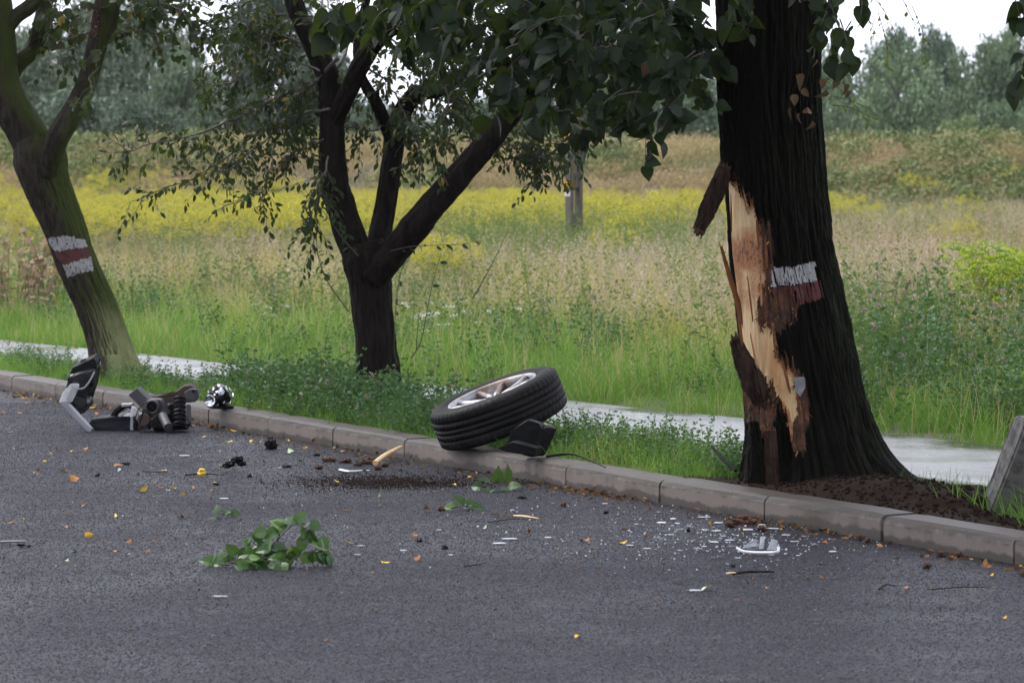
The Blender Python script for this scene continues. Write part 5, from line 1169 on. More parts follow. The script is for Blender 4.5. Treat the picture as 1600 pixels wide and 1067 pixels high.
rim = obj('rim', lathe([(.224, .078), (.229, .090), (.224, .0955), (.216, .093), (.211, .084), (.207, .066), (.203, .03), (.198, -.03), (.204, -.07), (.221, -.088), (.224, -.078)], 96, [M['alloy']], 'rim'), WH)
def spoke(a, off):
    bm = bmesh.new(); c = []
    for r, w, z0, z1 in ((.045, .020, .030, .062), (.10, .016, .034, .068), (.16, .0145, .042, .076), (.209, .018, .052, .084)):
        ang_ = a + off * (.55 + .45 * (r - .045) / .165) * .30 / (1 + 0 * r)
        d = Vector((math.cos(ang_), math.sin(ang_), 0)); s = Vector((-math.sin(ang_), math.cos(ang_), 0))
        c.append([bm.verts.new(d * r - s * w + Vector((0, 0, z0))), bm.verts.new(d * r + s * w + Vector((0, 0, z0))), bm.verts.new(d * r + s * w * .7 + Vector((0, 0, z1))), bm.verts.new(d * r - s * w * .7 + Vector((0, 0, z1)))])
    for i in range(3):
        for q in range(4): bm.faces.new((c[i][q], c[i][(q + 1) % 4], c[i + 1][(q + 1) % 4], c[i + 1][q]))
    bm.faces.new(c[0]); bm.faces.new(c[-1][::-1]); bmesh.ops.bevel(bm, geom=bm.edges[:], offset=.003, segments=2, affect='EDGES'); return bm_mesh(bm, 'spoke', [M['alloy']], True)
for k in range(5):
    for off in (-1, 1): obj('spoke', spoke(k * 1.2566 + .35, off), rim)
obj('hub', lathe([(.0, .060), (.026, .060), (.030, .056), (.031, .050), (.062, .050), (.068, .044), (.070, .020), (.0, .020)], 48, [M['alloy']], 'hub'), rim)
for k in range(5):
    a = k * 1.2566 + .98; o = obj('wheel_bolt', lathe([(0, .012), (.006, .012), (.0085, .008), (.0085, -.006), (0, -.006)], 6, [M['alloy_dark']], 'wheel_bolt', smooth=False), rim); o.location = (.047 * math.cos(a), .047 * math.sin(a), .050)
obj('brake_disc', lathe([(.0, .012), (.14, .012), (.142, .004), (.142, -.01), (.0, -.01)], 64, [M['alloy_dark']], 'brake_disc'), WH)
v = obj('valve', lathe([(0, .03), (.004, .03), (.004, 0), (0, 0)], 8, [M['black_plastic']], 'valve'), rim); v.location = (.196, .03, .07); v.rotation_euler = (0, -.6, 0)
# black torn liner under the raised side and a strip lying in the grass
WLN = thing('arch_liner', 'jagged black plastic arch liner sticking up under the raised side of the wheel', 'car part', tuple(P(835, 706, .1)))
part('sheet', slab_mesh('sheet', [Q(x, y, 18.55) for x, y in ((788, 702), (800, 672), (826, 655), (843, 662), (846, 672), (852, 667), (868, 670), (862, 686), (849, 712), (832, 713), (800, 706))], .05, (.2, 1, .1), [M['black_plastic']], .004, .01, 2), WLN)
part('flap', slab_mesh('flap', [Q(x, y, 18.4) for x, y in ((776, 700), (800, 690), (838, 700), (836, 712), (790, 706))], .10, (.3, 1, 0), [M['black_plastic']], .004, .006, 1), WLN)
WST = thing('black_strip', 'thin black plastic strip lying in the grass behind the kerb past the wheel', 'car part', tuple(P(895, 714, .1)))
b = Bag(); b.tube(catmull([Q(853, 713, 18.2), Q(885, 709, 18.2), Q(905, 712, 18.1), Q(946, 730, 17.8)], 14), np.linspace(.007, .003, 14), 6); part('strip', b.mesh('strip', [M['black_plastic']]), WST)
WST2 = thing('black_strip', 'short black rod poking from the grass beside the damaged trunk', 'car part', tuple(P(1130, 745, .1)))
b = Bag(); b.tube(catmull([Q(1112, 697, 17.2), Q(1128, 716, 17.1), Q(1150, 735, 17.0)], 10), .008, 6); part('rod', b.mesh('rod', [M['black_plastic']]), WST2)

# ------------------------------------------------------------------ wreckage by the kerb
WY = 22.3
def pq(pts, Y=WY): return [Q(x, y, Y) for x, y in pts]
def cyl(name, a, b, r, mat, ns=18, taper=1.0, root=None, hole=None, ribs=0):
    a, b = np.array(a), np.array(b); n = 24 if ribs else 4; c = np.array([a + (b - a) * u for u in np.linspace(0, 1, n)]); rr = np.linspace(r, r * taper, n)
    if ribs: rr = rr * (1 + .14 * np.sin(np.linspace(0, ribs * 6.28, n)))
    V, F = tube_vf(c, rr, ns); return part(name, mesh_np(name, V, tris_of(F), [M[mat]], False), root)
BF = thing('bumper_fragment', 'crumpled black bumper corner with silver edge standing up against the kerb', 'car part', tuple(P(140, 674, 0)))
part('lower_panel', slab_mesh('lower_panel', pq(((134, 668), (143, 655), (180, 651), (214, 650), (216, 671), (182, 673), (146, 675), (138, 675)), 22.2), .20, (.15, 1, .06), [M['black_gloss']], .008, .004, 2), BF)
part('silver_edge', slab_mesh('silver_edge', pq(((91, 628), (101, 626), (142, 670), (143, 676), (136, 675)), 22.12), .03, (.6, 1, 0), [M['silver']], .004, .002, 1), BF)
part('white_corner', slab_mesh('white_corner', pq(((91, 629), (98, 612), (110, 599), (113, 600), (112, 606), (101, 629)), 22.12), .05, (.8, .6, 0), [M['white_paint']], .005, .002, 1), BF)
part('upright_panel', slab_mesh('upright_panel', pq(((103, 624), (107, 606), (105, 592), (111, 578), (147, 561), (150, 575), (146, 590), (141, 612), (134, 619), (137, 631), (128, 643), (122, 650), (112, 641))), .10, (.25, 1, .05), [M['black_gloss']], .01, .010, 2), BF)
part('scoop', slab_mesh('scoop', pq(((108, 589), (122, 585), (146, 579), (148, 584), (139, 596), (128, 607), (112, 605)), 22.2), .03, (.1, .6, .5), [M['black_gloss']], .007, .003, 2), BF)
b = Bag(); b.tube(catmull(pq(((148, 581), (142, 593), (132, 606), (120, 608), (112, 604)), 22.19), 14), .006, 6); part('scoop_rim', b.mesh('scoop_rim', [M['silver']]), BF)
part('cap', slab_mesh('cap', pq(((110, 583), (112, 575), (146, 559), (151, 566), (149, 577), (114, 590)), 22.22), .09, (.2, 1, .3), [M['black_plastic']], .006, .004, 2), BF)
part('bracket', slab_mesh('bracket', pq(((124, 570), (126, 562), (133, 560), (138, 564), (134, 570)), 22.24), .04, (0, 1, 0), [M['grey_metal']], .004, .003, 1), BF)
b = Bag(); b.tube(catmull(pq(((176, 652), (184, 641), (194, 634), (204, 633), (208, 640)), 22.3), 16), .018, 8); part('seal', b.mesh('seal', [M['black_plastic']]), BF)
part('silver_strip', slab_mesh('silver_strip', pq(((189, 632), (206, 631), (206, 634.5), (190, 636)), 22.2), .06, (0, 1, .1), [M['silver']], .002), BF)
part('silver_strip', slab_mesh('silver_strip', pq(((184, 650), (201, 640), (203, 642), (188, 652)), 22.2), .04, (0, 1, .1), [M['silver']], .002), BF)
TB = thing('trim_bracket', 'torn bright silver bracket leaning between bumper corner and rusty metal parts', 'car part', tuple(P(212, 672, 0)))
part('arm', slab_mesh('arm', pq(((203, 652), (204, 640), (206, 634), (210, 636), (217, 644), (215, 647), (209, 648), (206, 653)), 22.08), .02, (.2, 1, 0), [M['white_paint']], .003, .002, 1), TB)
part('arm', slab_mesh('arm', pq(((209, 648), (215, 645), (219, 655), (217, 659), (213, 656)), 22.07), .018, (.2, 1, 0), [M['silver']], .003, .002, 1), TB)
part('foot', slab_mesh('foot', pq(((204, 653), (208, 652), (208, 672), (203, 672)), 22.09), .012, (.3, 1, 0), [M['silver']], .002, .001, 1), TB)
SU = thing('suspension_part', 'heap of rusty suspension metal with open round socket and square tube at the kerb', 'car part', tuple(P(240, 672, 0)))
part('square_tube', slab_mesh('square_tube', pq(((200, 617), (213, 606), (241, 634), (229, 646)), 22.2), .075, (.25, 1, .15), [M['grey_metal']], .007, .002, 2), SU)
part('socket_block', slab_mesh('socket_block', pq(((221, 645), (226, 626), (232, 624), (250, 624), (257, 636), (262, 648), (250, 650), (230, 648)), 22.14), .10, (.1, 1, .05), [M['grey_metal']], .008, .005, 2), SU)
sc_ = Q(237.5, 636, 22.10); me = lathe([(.026, .0), (.030, -.012), (.039, -.014), (.042, .0), (.042, .06), (.028, .06), (.028, .02)], 32, [M['grey_metal']], 'socket_ring', close=True); me.transform(Matrix.Rotation(-math.pi / 2, 4, 'X')); me.transform(Matrix.Translation(Vector(sc_))); part('socket_ring', me, SU)
me = lathe([(0, 0), (.029, 0), (.029, .004), (0, .004)], 32, [M['black_plastic']], 'socket_bottom'); me.transform(Matrix.Rotation(-math.pi / 2, 4, 'X')); me.transform(Matrix.Translation(Vector(sc_ + [0, .0, 0]))); part('socket_bottom', me, SU)
part('control_arm', slab_mesh('control_arm', pq(((224, 620), (262, 618), (276, 611), (287, 603), (297, 602), (306, 606), (309, 618), (304, 629), (289, 629), (282, 626), (262, 630), (228, 632)), 22.28), .07, (.1, 1, .1), [M['rust']], .008, .006, 2), SU)
fl = part('flange', slab_mesh('flange', pq(((287, 613), (296, 608), (309, 608), (311, 620), (303, 628), (292, 627)), 22.2), .05, (0, 1, 0), [M['grey_metal']], .005, .004, 2), SU)
cyl('bolt', Q(302, 611, 22.17), Q(302, 611, 22.25), .009, 'black_plastic', 8, root=SU)
cyl('rubber_boot', Q(281, 621, 22.1), Q(280, 668, 22.02), .030, 'black_plastic', 20, 1.25, SU, ribs=7)
cyl('pipe', Q(254, 650, 22.06), Q(263, 668, 21.9), .026, 'grey_metal', 20, 1.0, SU)
cyl('spring_seat', Q(293, 634, 22.18), Q(294, 664, 22.12), .020, 'grey_metal', 16, .8, SU)
cyl('link_rod', Q(224, 648, 22.1), Q(250, 668, 22.0), .010, 'rust', 10, 1, SU)
cyl('link_rod', Q(246, 646, 22.12), Q(228, 669, 22.0), .012, 'grey_metal', 10, 1, SU)
cyl('bush', Q(224, 656, 22.0), Q(231, 656, 22.2), .034, 'rust', 20, 1, SU)
cyl('bush', Q(240, 662, 21.98), Q(246, 660, 22.2), .026, 'black_plastic', 20, 1, SU)
part('bracket', slab_mesh('bracket', pq(((216, 650), (228, 645), (234, 660), (232, 671), (218, 671)), 22.12), .08, (.2, 1, 0), [M['rust']], .005, .006, 2), SU)
part('plate', slab_mesh('plate', pq(((246, 640), (272, 630), (276, 660), (268, 670), (240, 671)), 22.25), .05, (0, 1, 0), [M['black_plastic']], .005, .006, 2), SU)
part('plate', slab_mesh('plate', pq(((236, 664), (290, 664), (294, 671), (240, 673)), 22.05), .18, (0, 1, 0), [M['black_plastic']], .006, .006, 1), SU)
b = Bag()
for pts_, r in (((218, 662), (226, 640), (240, 652), (250, 672)), .004), (((262, 640), (270, 628), (284, 640), (300, 668)), .0035), (((230, 628), (216, 640), (208, 668)), .003): b.tube(catmull(pq(pts_, 22.0), 14), r, 5)
part('cable', b.mesh('cable', [M['black_plastic']]), SU, 'stuff')
# headlight on the kerb
hc = Q(343, 617, 22.5); HL = thing('headlight', 'smashed headlight with chrome reflectors standing on the kerb', 'car part', (hc[0], hc[1], KH))
def lump(name, c, r, mats, seed, amp=.3, sub=3, root=None, f=9):
    bm = bmesh.new(); bmesh.ops.create_icosphere(bm, subdivisions=sub, radius=1)
    for v in bm.verts:
        k = fbm(np.array([list(v.co * .9)]) * (f / 6) + seed, 3)[0] - .5; v.co = Vector([v.co[i] * r[i] for i in range(3)]) * (1 + k * 2 * amp) + Vector(c)
    return part(name, bm_mesh(bm, name, mats), root)
hz_ = KH + .067
lump('housing', (hc[0], hc[1] + .02, hz_), (.070, .06, .068), [M['black_gloss']], 3, .22, 3, HL)
def dish(cx, cz, r, y, mat, root=HL, tilt=(0, 0), nm='reflector'):
    me = lathe([(r * .15, .0), (r * .6, -.010), (r, -.028), (r * 1.1, -.030), (r * 1.14, -.024), (r * .6, .004), (0, .01)], 28, [M[mat]], nm); me.transform(Matrix.Rotation(-math.pi / 2 + tilt[0], 4, 'X')); me.transform(Matrix.Rotation(tilt[1], 4, 'Z')); me.transform(Matrix.Translation((hc[0] + cx, y, hz_ + cz))); part(nm, me, root)
dish(-.042, -.012, .030, hc[1] - .052, 'chrome', tilt=(.1, -.3)); dish(.010, .030, .017, hc[1] - .055, 'chrome', tilt=(-.3, .2))
r9 = random.Random(5)
for k in range(34):
    a_, e_ = r9.uniform(-2.9, .2), r9.uniform(-.7, 1.4); d = Vector((math.cos(a_) * math.cos(e_), math.sin(a_) * math.cos(e_), math.sin(e_))); c = Vector((hc[0], hc[1] + .02, hz_)) + Vector((d.x * .074, d.y * .068, d.z * .070)); 
    s1_, s2_ = d.orthogonal().normalized(), d.cross(d.orthogonal()).normalized(); an = r9.uniform(0, 3); s1_, s2_ = s1_ * math.cos(an) + s2_ * math.sin(an), s2_ * math.cos(an) - s1_ * math.sin(an); wv, hv = r9.uniform(.006, .018), r9.uniform(.005, .013); s2_ = (s2_ + d * r9.uniform(-.6, .6)).normalized()
    part('chrome_shard' if k % 3 else 'black_shard', slab_mesh('piece', [c - s1_ * wv - s2_ * hv, c + s1_ * wv * r9.uniform(.5, 1) - s2_ * hv, c + s1_ * wv + s2_ * hv * r9.uniform(.4, 1), c - s1_ * wv * .8 + s2_ * hv], .004, d, [M['chrome' if k % 3 else 'black_gloss']], .001), HL)
lump('base', (hc[0] + .005, hc[1] + .01, KH + .012), (.078, .05, .014), [M['black_plastic']], 8, .2, 2, HL)

# ------------------------------------------------------------------ single pieces on the road
def strip_piece(name, label, cat, pts, r, mat, group=None, flat=.5):
    c = catmull(np.array([P(x, y, .006) + [0, 0, zz] for x, y, zz in pts]), 10); V, F = tube_vf(c, np.interp(np.linspace(0, 1, 10), [0, .5, 1], [r, r, r * .6]), 7); ctr = c.mean(0); V[:, 2] = np.maximum(.003, ctr[2] + (V[:, 2] - ctr[2]) * flat)
    o = obj(name, mesh_np(name, V, tris_of(F), [M[mat]])); return tag(o, label, cat, group)
strip_piece('trim_strip', 'long silver trim strip with a black end at the edge of the picture', 'car part', [(-60, 852, 0), (0, 848, .004), (40, 847, .006)], .012, 'silver')
strip_piece('black_end_piece', 'black broken end piece lying at the tip of the long silver strip', 'car part', [(30, 852, 0), (40, 851, .004), (46, 853, 0)], .012, 'black_plastic')
strip_piece('black_rod', 'thin black rod beside the yellow scraps on the road', 'car part', [(290, 742, 0), (318, 741, .004), (350, 742, .0)], .008, 'black_plastic')
strip_piece('black_rod', 'thin dark rod lying short of the yellow scraps on the road', 'car part', [(224, 736, 0), (245, 738, .004), (262, 737, 0)], .006, 'black_plastic')
strip_piece('plastic_strip', 'long bluish white plastic strip lying before the pale wood splinter', 'plastic piece', [(532, 734, 0), (545, 737, .003), (565, 736, .004)], .012, 'shard')
strip_piece('broken_stick', 'dark brown stick with a pale broken end lying before the white shards', 'stick', [(1145, 898, 0), (1165, 897, .01), (1185, 897, .012), (1209, 896, .006)], .010, 'bark_mid')
strip_piece('wood_splinter', 'pale end of the broken stick lying before the white shards', 'wood splinter', [(1135, 898, .004), (1142, 898, .008), (1150, 898, .008)], .007, 'wood')
strip_piece('thin_twig', 'thin pale wood sliver lying past the small heap of green leaves', 'twig', [(803, 807, .002), (818, 808, .006), (841, 811, .003)], .009, 'wood')
strip_piece('thin_twig', 'thin brown twig lying in line with the pale sliver', 'twig', [(768, 803, 0), (785, 805, .006), (806, 808, .002)], .006, 'torn')
strip_piece('thin_twig', 'thin dark twig lying just under the pale sliver', 'twig', [(764, 816, 0), (790, 813, .004), (812, 811, 0)], .004, 'bark_mid')
strip_piece('thin_twig', 'dark curved twig lying on bare road below two white strips', 'twig', [(726, 885, 0), (745, 883, .004), (760, 880, 0)], .004, 'bark_mid')
strip_piece('thin_twig', 'long thin twig lying before the dark kerb near the picture edge', 'twig', [(1450, 922, 0), (1500, 919, .006), (1545, 918, .002)], .004, 'bark_mid')
strip_piece('thin_twig', 'dark curled twig lying alone beside the dark dry leaf', 'twig', [(1374, 922, 0), (1385, 917, .012), (1400, 918, .004)], .006, 'bark_mid')
strip_piece('bone_splinter', 'pale pointed wood splinter rising against the kerb near the wheel', 'wood splinter', [(586, 727, .01), (600, 722, .03), (618, 717, .05), (627, 715, .06)], .014, 'wood', flat=.9)
def rock(name, label, cat, x, y, r, mat, seed, amp=.4):
    c = P(x, y, 0); h = thing(name, label, cat, tuple(c)); lump('piece', (c[0], c[1], r[2] * .75), r, [M[mat]], seed, .75, 3, h, 22); return h
rock('black_lump', 'black torn plastic lump lying alone near the foot of the kerb', 'car part', 423, 702, (.032, .03, .034), 'black_plastic', 2)
CB = thing('crushed_housing', 'crushed black plastic housing with curled edges on the open road', 'car part', tuple(P(366, 735, 0)))
for k, (x, y, s) in enumerate(((360, 729, 1), (370, 724, 1.2), (377, 729, .9), (354, 732, .8))):
    c = P(x, 737, 0) ; c[2] = (737 - y) * .0035 + .012; lump('shell', c, (.024 * s, .02, .014 * s), [M['black_plastic']], k * 3.1, .85, 3, CB, 22)
for k, (x, y, w, lab) in enumerate(((198, 726, 14, 'short black plastic chip near the orange leaf'), (338, 758, 10, 'small black chip under the yellow scraps'), (152, 744, 8, 'small dark chip left of a white crumb'), (495, 712, 12, 'dark chip close to the kerb foot'), (447, 730, 14, 'dark curled chip beside the pale scraps'), (672, 755, 20, 'long dark scrap on the spilt soil'), (815, 779, 14, 'black chip next to a pale leaf'), (947, 802, 10, 'dark round chip below the kerb'), (655, 846, 10, 'small black chip by brown leaves'), (695, 857, 10, 'small black scrap touching a white strip'), (390, 745, 9, 'black crumb by the crushed housing'), (1145, 886, 8, 'black chip above the dark stick'), (1075, 830, 7, 'black chip among the white shards'))):
    c = P(x, y, 0); m_px = FPX / c[1]; h = thing('plastic_chip', lab.replace('left of', 'beside') + ' on wet asphalt', 'plastic piece', tuple(c), 'black plastic chips on the road'); lump('chip', (c[0], c[1], .006), (w / m_px / 2, .02, .009), [M['black_plastic']], k * 1.7, .8, 2, h, 20)
YS = thing('yellow_scrap', 'folded bright yellow scrap standing on the black rod', 'plastic piece', tuple(P(316, 745, 0)))
M['yellow'] = simple('yellow_plastic', (.66, .42, .02), .5, 0, .15, 30, .1)
for k, (x, y) in enumerate(((313, 742), (318, 741), (315, 737))): c = P(x, 745, 0); c[2] = (745 - y) * .003 + .008; lump('fold', c, (.016, .015, .011), [M['yellow']], k * 2.3, .5, 2, YS)
# white plastic shards
sh = [(1033, 817, 20), (1052, 811, 18), (1058, 818, 12), (1062, 827, 16), (1048, 836, 15), (1100, 808, 26), (1140, 809, 12), (1122, 817, 18), (1100, 828, 18), (1119, 830, 22), (1166, 828, 28), (1190, 820, 18), (1208, 826, 24), (1258, 838, 16), (1272, 851, 16), (1301, 862, 16), (1115, 847, 22), (1140, 844, 20), (1144, 854, 22), (1062, 860, 14), (1011, 857, 16), (984, 852, 16), (1100, 854, 12), (1086, 857, 10), (1153, 872, 16), (1205, 867, 12), (1247, 868, 9), (945, 787, 12), (975, 800, 7), (1030, 800, 9), (994, 819, 9), (1240, 846, 14), (1228, 836, 18), (1180, 838, 14), (1130, 838, 16), (288, 712, 22), (390, 743, 14), (350, 779, 18), (565, 853, 20), (558, 867, 18), (630, 860, 16), (780, 849, 28), (796, 842, 32), (343, 932, 34), (1085, 923, 32), (704, 867, 9), (686, 828, 12), (856, 840, 14), (16, 675, 8), (262, 766, 10), (437, 731, 8), (575, 735, 9), (800, 797, 9), (864, 787, 8)]
for k, (x, y, w) in enumerate(sh):
    c = P(x, y, .004); ppm = FPX / c[1]; L = w / ppm * .8; n_, t_ = nt(c[0], c[1])
    if t_ > -.03: c = c - np.append(KV * (t_ + .04), 0)
    wd = L * rng.uniform(.3, .6); ht = rng.uniform(.004, .012); tl = rng.uniform(.02, .16); a_ = rng.normal() * .35; d = np.array([math.cos(a_), math.sin(a_), 0]); s = np.array([-math.sin(a_), math.cos(a_), 0]); up = np.array([0, 0, 1.])
    poly = [c - d * L / 2, c - d * L * .1 - s * wd * .4, c + d * L / 2 - s * wd * .1, c + d * L * .4 + s * wd * .5 + up * wd * tl, c - d * L * .3 + s * wd * .45 + up * wd * tl]
    o = obj('plastic_shard', slab_mesh('plastic_shard', poly, .0025, (0, 0, 1), [M['shard' if k % 5 < 3 else 'glass']], .0008))
    grp = 'white shards spread before the damaged tree' if x > 930 and y < 880 else 'single white shards far apart on the road'
    if x > 930 and y < 880:
        where = 'between the largest white piece and the kerb' if x > 1090 and y < 838 else 'thinly spread on the wheel side of the largest white piece' if x < 1090 else 'close round the largest white piece'
    else: where = 'on bare road beyond the green branch' if 500 < x < 720 else 'alone between wreckage and spilt soil' if x < 580 and y < 790 else 'alone on bare road in front of everything' if y > 900 else 'on the road before the flat leafy bunch'
    tag(o, 'small white plastic shard ' + where, 'plastic piece', 'white shards ' + where)
BW = thing('crumpled_lamp_cover', 'largest crumpled white plastic piece in the middle of the shards', 'plastic piece', tuple(P(1184, 862, 0)))
part('rim', (lambda b: (b.tube(catmull(np.array([P(1152, 856, .012), P(1162, 861, .01), P(1185, 863, .012), P(1214, 862, .02), P(1216, 855, .03)]), 16), .006, 6), b.mesh('rim', [M['shard']]))[1])(Bag()), BW)
for poly in (((1160, 858), (1176, 846), (1190, 856), (1178, 862)), ((1186, 860), (1188, 842), (1196, 841), (1194, 860)), ((1198, 861), (1206, 845), (1216, 848), (1214, 862)), ((1170, 850), (1180, 845), (1186, 848), (1178, 854))):
    part('fold', slab_mesh('fold', [P(x, 861, 0) + [0, .01 * i, (862 - y) * .0026 + .002] for i, (x, y) in enumerate(poly)], .003, (0, 1, .2), [M['shard']], .001), BW)
TP = thing('clear_fragment', 'clear grey plastic fragment wedged in the torn bark of the trunk', 'plastic piece', tuple(Q(1250, 605, 16.82)))
part('fragment', slab_mesh('fragment', [Q(x, y, 16.83) for x, y in ((1241, 590), (1257, 589), (1259, 604), (1252, 614), (1251, 620), (1243, 612))], .008, (0, -1, 0), [M['glass']], .002, .003, 1), TP)
# bark and wood chips torn from the tree
bk = [(514, 720, 22), (540, 722, 18), (572, 724, 22), (582, 720, 16), (560, 727, 14), (600, 728, 12), (590, 733, 10), (1150, 818, 26), (1165, 812, 24), (1176, 818, 22), (1140, 822, 14), (1190, 828, 12), (498, 732, 10), (880, 790, 8), (1185, 812, 16), (1448, 886, 12), (1470, 868, 14), (1495, 869, 16), (1342, 842, 10), (1355, 846, 9), (690, 797, 10)]
for k, (x, y, w) in enumerate(bk):
    c = P(x, y, .004); ppm = FPX / c[1]; L = w / ppm; n_, t_ = nt(c[0], c[1])
    if t_ > -.04: c = c - np.append(KV * (t_ + .05), 0)
    wh = 'among the splinters at the kerb near the wheel' if x < 620 and y < 735 else 'on open road past the spilt soil' if x < 1000 else 'in the brown heap between kerb and white shards' if x < 1250 else 'near the kerb on the clean side of the damaged tree'
    h = thing('bark_chip', 'brown bark chip ' + wh, 'bark chip', tuple(c), 'bark chips ' + wh); lump('chip', (c[0], c[1], .010), (L / 2, .02, .012), [M['torn']], k * 2.9, .9, 3, h, 24)

FALL = leaf_template([(.2, .0), (.42, .2), (.44, .48), (.24, .8)], .38, .4)
# fallen leaves, each by itself
def leaf_mats(base): return base
M['f_yellow'] = leafmat('fallen_yellow_leaf', (.52, .30, .03), (.66, .48, .10), trans=.1, rough=.5); M['f_brown'] = leafmat('fallen_brown_leaf', (.20, .075, .025), (.40, .19, .07), trans=.05, rough=.6)
M['f_green'] = leafmat('fallen_green_leaf', (.018, .045, .014), (.05, .10, .03), trans=.1, rough=.45); M['f_pale'] = leafmat('fallen_pale_leaf', (.32, .38, .24), (.48, .52, .40), trans=.1, rough=.6)
Lm_ = {c: [mesh_np('fallen_leaf', tv, [tuple(f) for f in tf], [M['f_' + c]], False, np.full(len(tv), q)) for tv, tf in ((FALL, None), (LIND2, None), (PLUM2, None)) for tv, tf in (((tv[0]), tv[1]),) for q in (.1, .8)] for c in ('yellow', 'brown', 'green', 'pale')}
FL = dict(yellow=[(10, 609, 12), (110, 706, 13), (79, 710, 8), (148, 638, 14), (219, 768, 14), (108, 804, 16), (180, 810, 13), (35, 811, 11), (134, 840, 14), (274, 765, 11), (260, 735, 9), (323, 683, 10), (290, 773, 10), (39, 641, 7), (70, 721, 8), (371, 675, 13), (335, 754, 11), (529, 754, 10), (708, 758, 8), (737, 746, 11), (597, 879, 13), (550, 850, 10), (905, 995, 15), (452, 692, 14), (967, 850, 16), (1283, 881, 10), (362, 690, 12), (345, 685, 10), (392, 690, 12), (1570, 965, 9), (843, 756, 7)],
          brown=[(135, 702, 10), (180, 731, 14), (120, 752, 17), (103, 738, 13), (257, 764, 17), (281, 810, 13), (198, 849, 11), (238, 846, 8), (232, 861, 12), (169, 850, 8), (177, 863, 8), (8, 875, 12), (11, 818, 12), (53, 811, 8), (87, 702, 7), (6, 645, 12), (30, 648, 11), (62, 735, 8), (145, 733, 9), (135, 791, 10), (101, 825, 9), (305, 763, 9), (335, 767, 9), (519, 771, 9), (546, 799, 11), (590, 791, 8), (467, 792, 11), (340, 843, 9), (668, 848, 9), (653, 877, 15), (693, 841, 10), (371, 814, 10), (671, 799, 22), (825, 836, 16), (978, 827, 8), (1016, 840, 13), (911, 846, 18), (1227, 846, 10), (1261, 906, 12), (1288, 904, 9), (1219, 876, 7), (1288, 849, 13), (1369, 854, 14), (1362, 882, 11), (1200, 920, 9), (506, 1001, 9), (1138, 968, 6), (200, 984, 8), (1420, 919, 14), (1550, 887, 13), (1487, 871, 15), (925, 862, 9), (870, 858, 10), (712, 840, 8), (646, 838, 12), (1230, 926, 9), (770, 858, 9), (10, 796, 12), (415, 722, 9), (60, 742, 7)],
          green=[(264, 719, 10), (218, 743, 8), (111, 862, 14), (337, 816, 9), (468, 723, 10), (595, 777, 12), (575, 776, 9), (98, 856, 9), (580, 908, 13)], pale=[(53, 741, 11), (184, 739, 12), (104, 876, 8), (343, 728, 13), (381, 724, 15), (350, 729, 10), (1100, 921, 22), (755, 828, 14), (812, 777, 12), (455, 708, 13), (470, 706, 11)])
LAB = dict(yellow='small yellow fallen leaf', brown='curled brown fallen leaf', green='dark green fallen leaf', pale='pale green fallen leaf')
for c, lst in FL.items():
    lst = list(lst)
    if c in ('yellow', 'brown'):
        for k in range(26 if c == 'brown' else 12):
            n_ = rng.uniform(-6, 12); t_ = -abs(rng.normal(.05, .16)) - .04; p = K(n_, t_); x, y = pix(p); lst.append((x, y, rng.uniform(6, 11)))
    for x, y, w in lst:
        q = P(x, y, 0); L = w / (FPX / q[1]) * rng.uniform(.8, 1.0); o = bpy.data.objects.new('fallen_leaf', Lm_[c][rng.integers(0, 6)]); COL.objects.link(o)
        o.location = (q[0], q[1], L * .22); o.scale = (L,) * 3; o.rotation_euler = (rng.normal() * .35, rng.normal() * .35 + (math.pi if rng.random() < .5 else 0), rng.uniform(0, 6.28))
        n_, t_ = nt(q[0], q[1])
        if t_ > -.30: where = 'in the gutter below the headlight' if x < 440 else 'in the gutter by the wheel' if x < 900 else 'in the gutter before the damaged tree'
        elif y > 895: where = 'alone on the bare road near the picture bottom'
        elif x < 60: where = 'at the picture edge by the silver strip'
        elif x < 330 and y < 720: where = 'before the bumper wreckage'
        elif 330 <= x < 540 and y > 790: where = 'near the large green branch'
        elif x < 330: where = 'between the wreckage and the green branch'
        elif x < 480: where = 'around the crushed black housing'
        elif x < 720 and y < 765: where = 'on the spilt soil'
        elif x < 930: where = 'on open road between branch and white shards'
        else: where = 'among or below the white shards'
        tag(o, LAB[c] + ' ' + where, 'leaf', c + ' leaves ' + where)
# torn green sprigs on the road
def sprig(label, stem, leaves, name='leafy_sprig'):
    """stem: (px, py, height); leaves: (px, base row, height, size, lean px dx, tint)"""
    Y0 = P(stem[0][0], stem[0][1], 0); h = thing(name, label, 'branch', (Y0[0], Y0[1], 0)); b = Bag(); yrow = stem[0][1]
    c = catmull(np.array([P(x, yy, 0) + [0, 0, zz] for x, yy, zz in stem]), 14); b.tube(c, np.linspace(.0045, .002, 14), 6); pos, d, s, up, ti = [], [], [], [], []
    for x, yy, zz, sz, dx, dz, tt in leaves:
        p = P(x, yy, 0) + [0, 0, zz]; i = np.argmin(np.linalg.norm(c - p, axis=1)); b.tube(np.array([c[i], p]), .0012, 4, cap=False); pos.append(p); d.append((dx, rng.normal() * .3, dz)); s.append(sz); up.append((rng.normal() * .5, -.7 + rng.normal() * .3, .6 + rng.normal() * .5)); ti.append(tt)
    place_leaves(h, [LIND, LIND2], M['sprig'], pos, d, np.array(s), up, np.array(ti), 99); part('stem', b.mesh('stem', [M['bark_twig']]), h); return h
M['sprig'] = leafmat('torn_green_leaf', (.016, .050, .012), (.055, .115, .022), (.20, .30, .12), trans=.22, thirds=(.7, .99), rough=.4, spec=.4)
lv = []
for k in range(48):
    x = rng.uniform(350, 452); lv.append((x, 886 + rng.normal() * 3, rng.uniform(.01, .085) * (1 - .6 * abs(x - 420) / 90), rng.uniform(.034, .06), rng.normal() * .9 - .2, rng.normal() * .35 + .05, rng.random()))
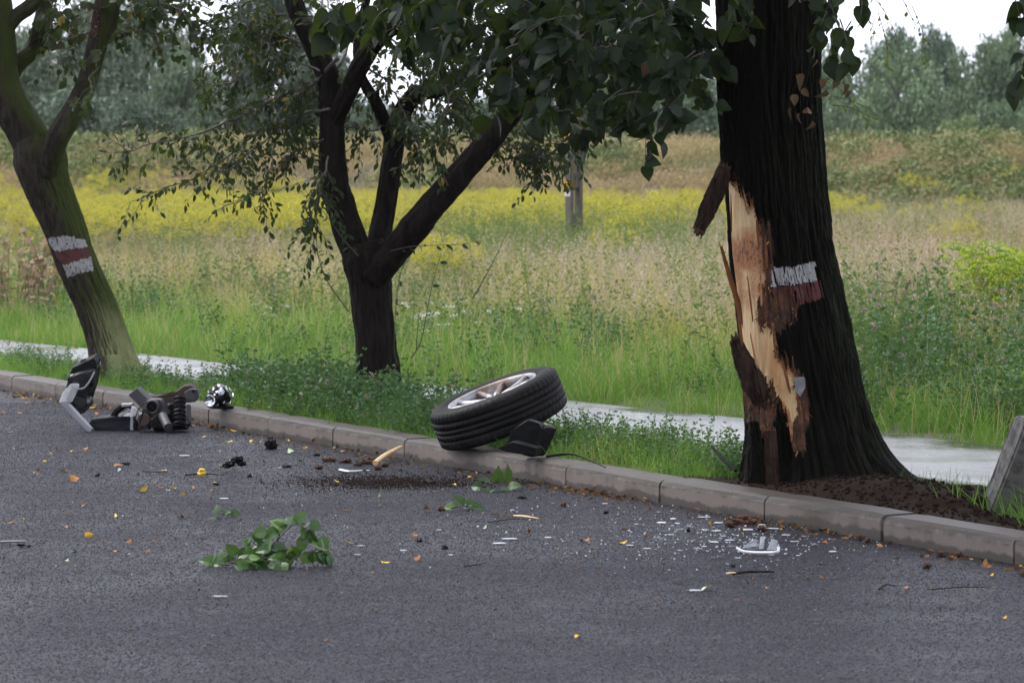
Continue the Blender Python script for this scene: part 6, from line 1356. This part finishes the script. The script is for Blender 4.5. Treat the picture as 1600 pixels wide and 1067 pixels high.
for x, z_, dx, dz, sz in ((402, .10, -.4, .3, .06), (385, .10, -.6, .5, .045), (425, .125, -.9, .0, .075), (440, .15, -.8, .2, .085), (462, .17, -.9, .1, .09), (468, .165, .2, .3, .07), (480, .16, .6, -.1, .07), (488, .13, .5, -.5, .08), (497, .11, .7, -.3, .07), (478, .09, -.2, -.8, .075), (490, .06, .1, -.9, .07), (505, .06, .4, -.8, .075), (470, .05, .0, -.7, .07), (510, .045, .4, -.6, .06), (455, .06, .2, -.8, .07), (345, .02, -.9, 0, .075), (360, .03, -.8, .1, .07)): lv += [(x + rng.normal() * 5, 884, z_ * .92 + rng.normal() * .01, sz * .72, dx + rng.normal() * .3, dz + rng.normal() * .3, rng.random()) for _ in range(2)]
sprig('large torn green linden branch lying on the open road', [(352, 886, .012), (395, 884, .03), (430, 882, .085), (460, 880, .15), (485, 882, .14), (500, 884, .07)], lv, 'leafy_branch')
sprig('dark leafy sprig lying against the kerb foot below the wheel', [(750, 766, .01), (775, 764, .03), (805, 766, .02)], [(752, 766, .015, .06, -.8, .1, .1), (764, 765, .03, .065, -.5, .4, .2), (776, 766, .045, .07, .1, .5, .15), (788, 765, .045, .075, .3, .6, .1), (796, 767, .02, .06, .8, .2, .3), (770, 768, .01, .06, -.3, .0, .1), (784, 768, .01, .06, .5, 0, .2)])
sprig('flat bunch of green leaves with one pale underside on the road', [(705, 797, .008), (725, 796, .016), (748, 796, .01)], [(712, 796, .012, .055, -.9, .1, .97), (722, 796, .022, .06, -.2, .35, .2), (732, 796, .02, .06, .5, .2, .3), (740, 797, .014, .055, .9, 0, .25), (728, 798, .008, .05, .3, 0, .5)])
sprig('tiny sprig of few leaves on bare road behind the large branch', [(335, 812, .008), (347, 808, .014), (362, 806, .01)], [(337, 814, .01, .035, -.8, .1, .1), (342, 808, .02, .045, -.3, .6, .2), (352, 808, .016, .04, .4, .3, .6), (362, 807, .014, .04, .9, .1, .2)])
# ------------------------------------------------------------------ thin damp air
bm = bmesh.new(); bmesh.ops.create_cube(bm, size=1.0)
t = NT('damp_air'); t.t.nodes.remove(t.out); t.out = t.n('ShaderNodeOutputMaterial')
v = t.n('ShaderNodeVolumePrincipled'); v.inputs['Color'].default_value = (.90, .95, 1, 1); v.inputs['Density'].default_value = .00010; v.inputs['Anisotropy'].default_value = .2
t.l(v.outputs[0], t.out.inputs['Volume'])
hz = obj('haze', bm_mesh(bm, 'haze', [t.m])); hz.scale = (900, 600, 16.8); hz.location = (60, 230, 7.3)
tag(hz, 'thin pale damp air softening the far trees', 'haze', kind='stuff')
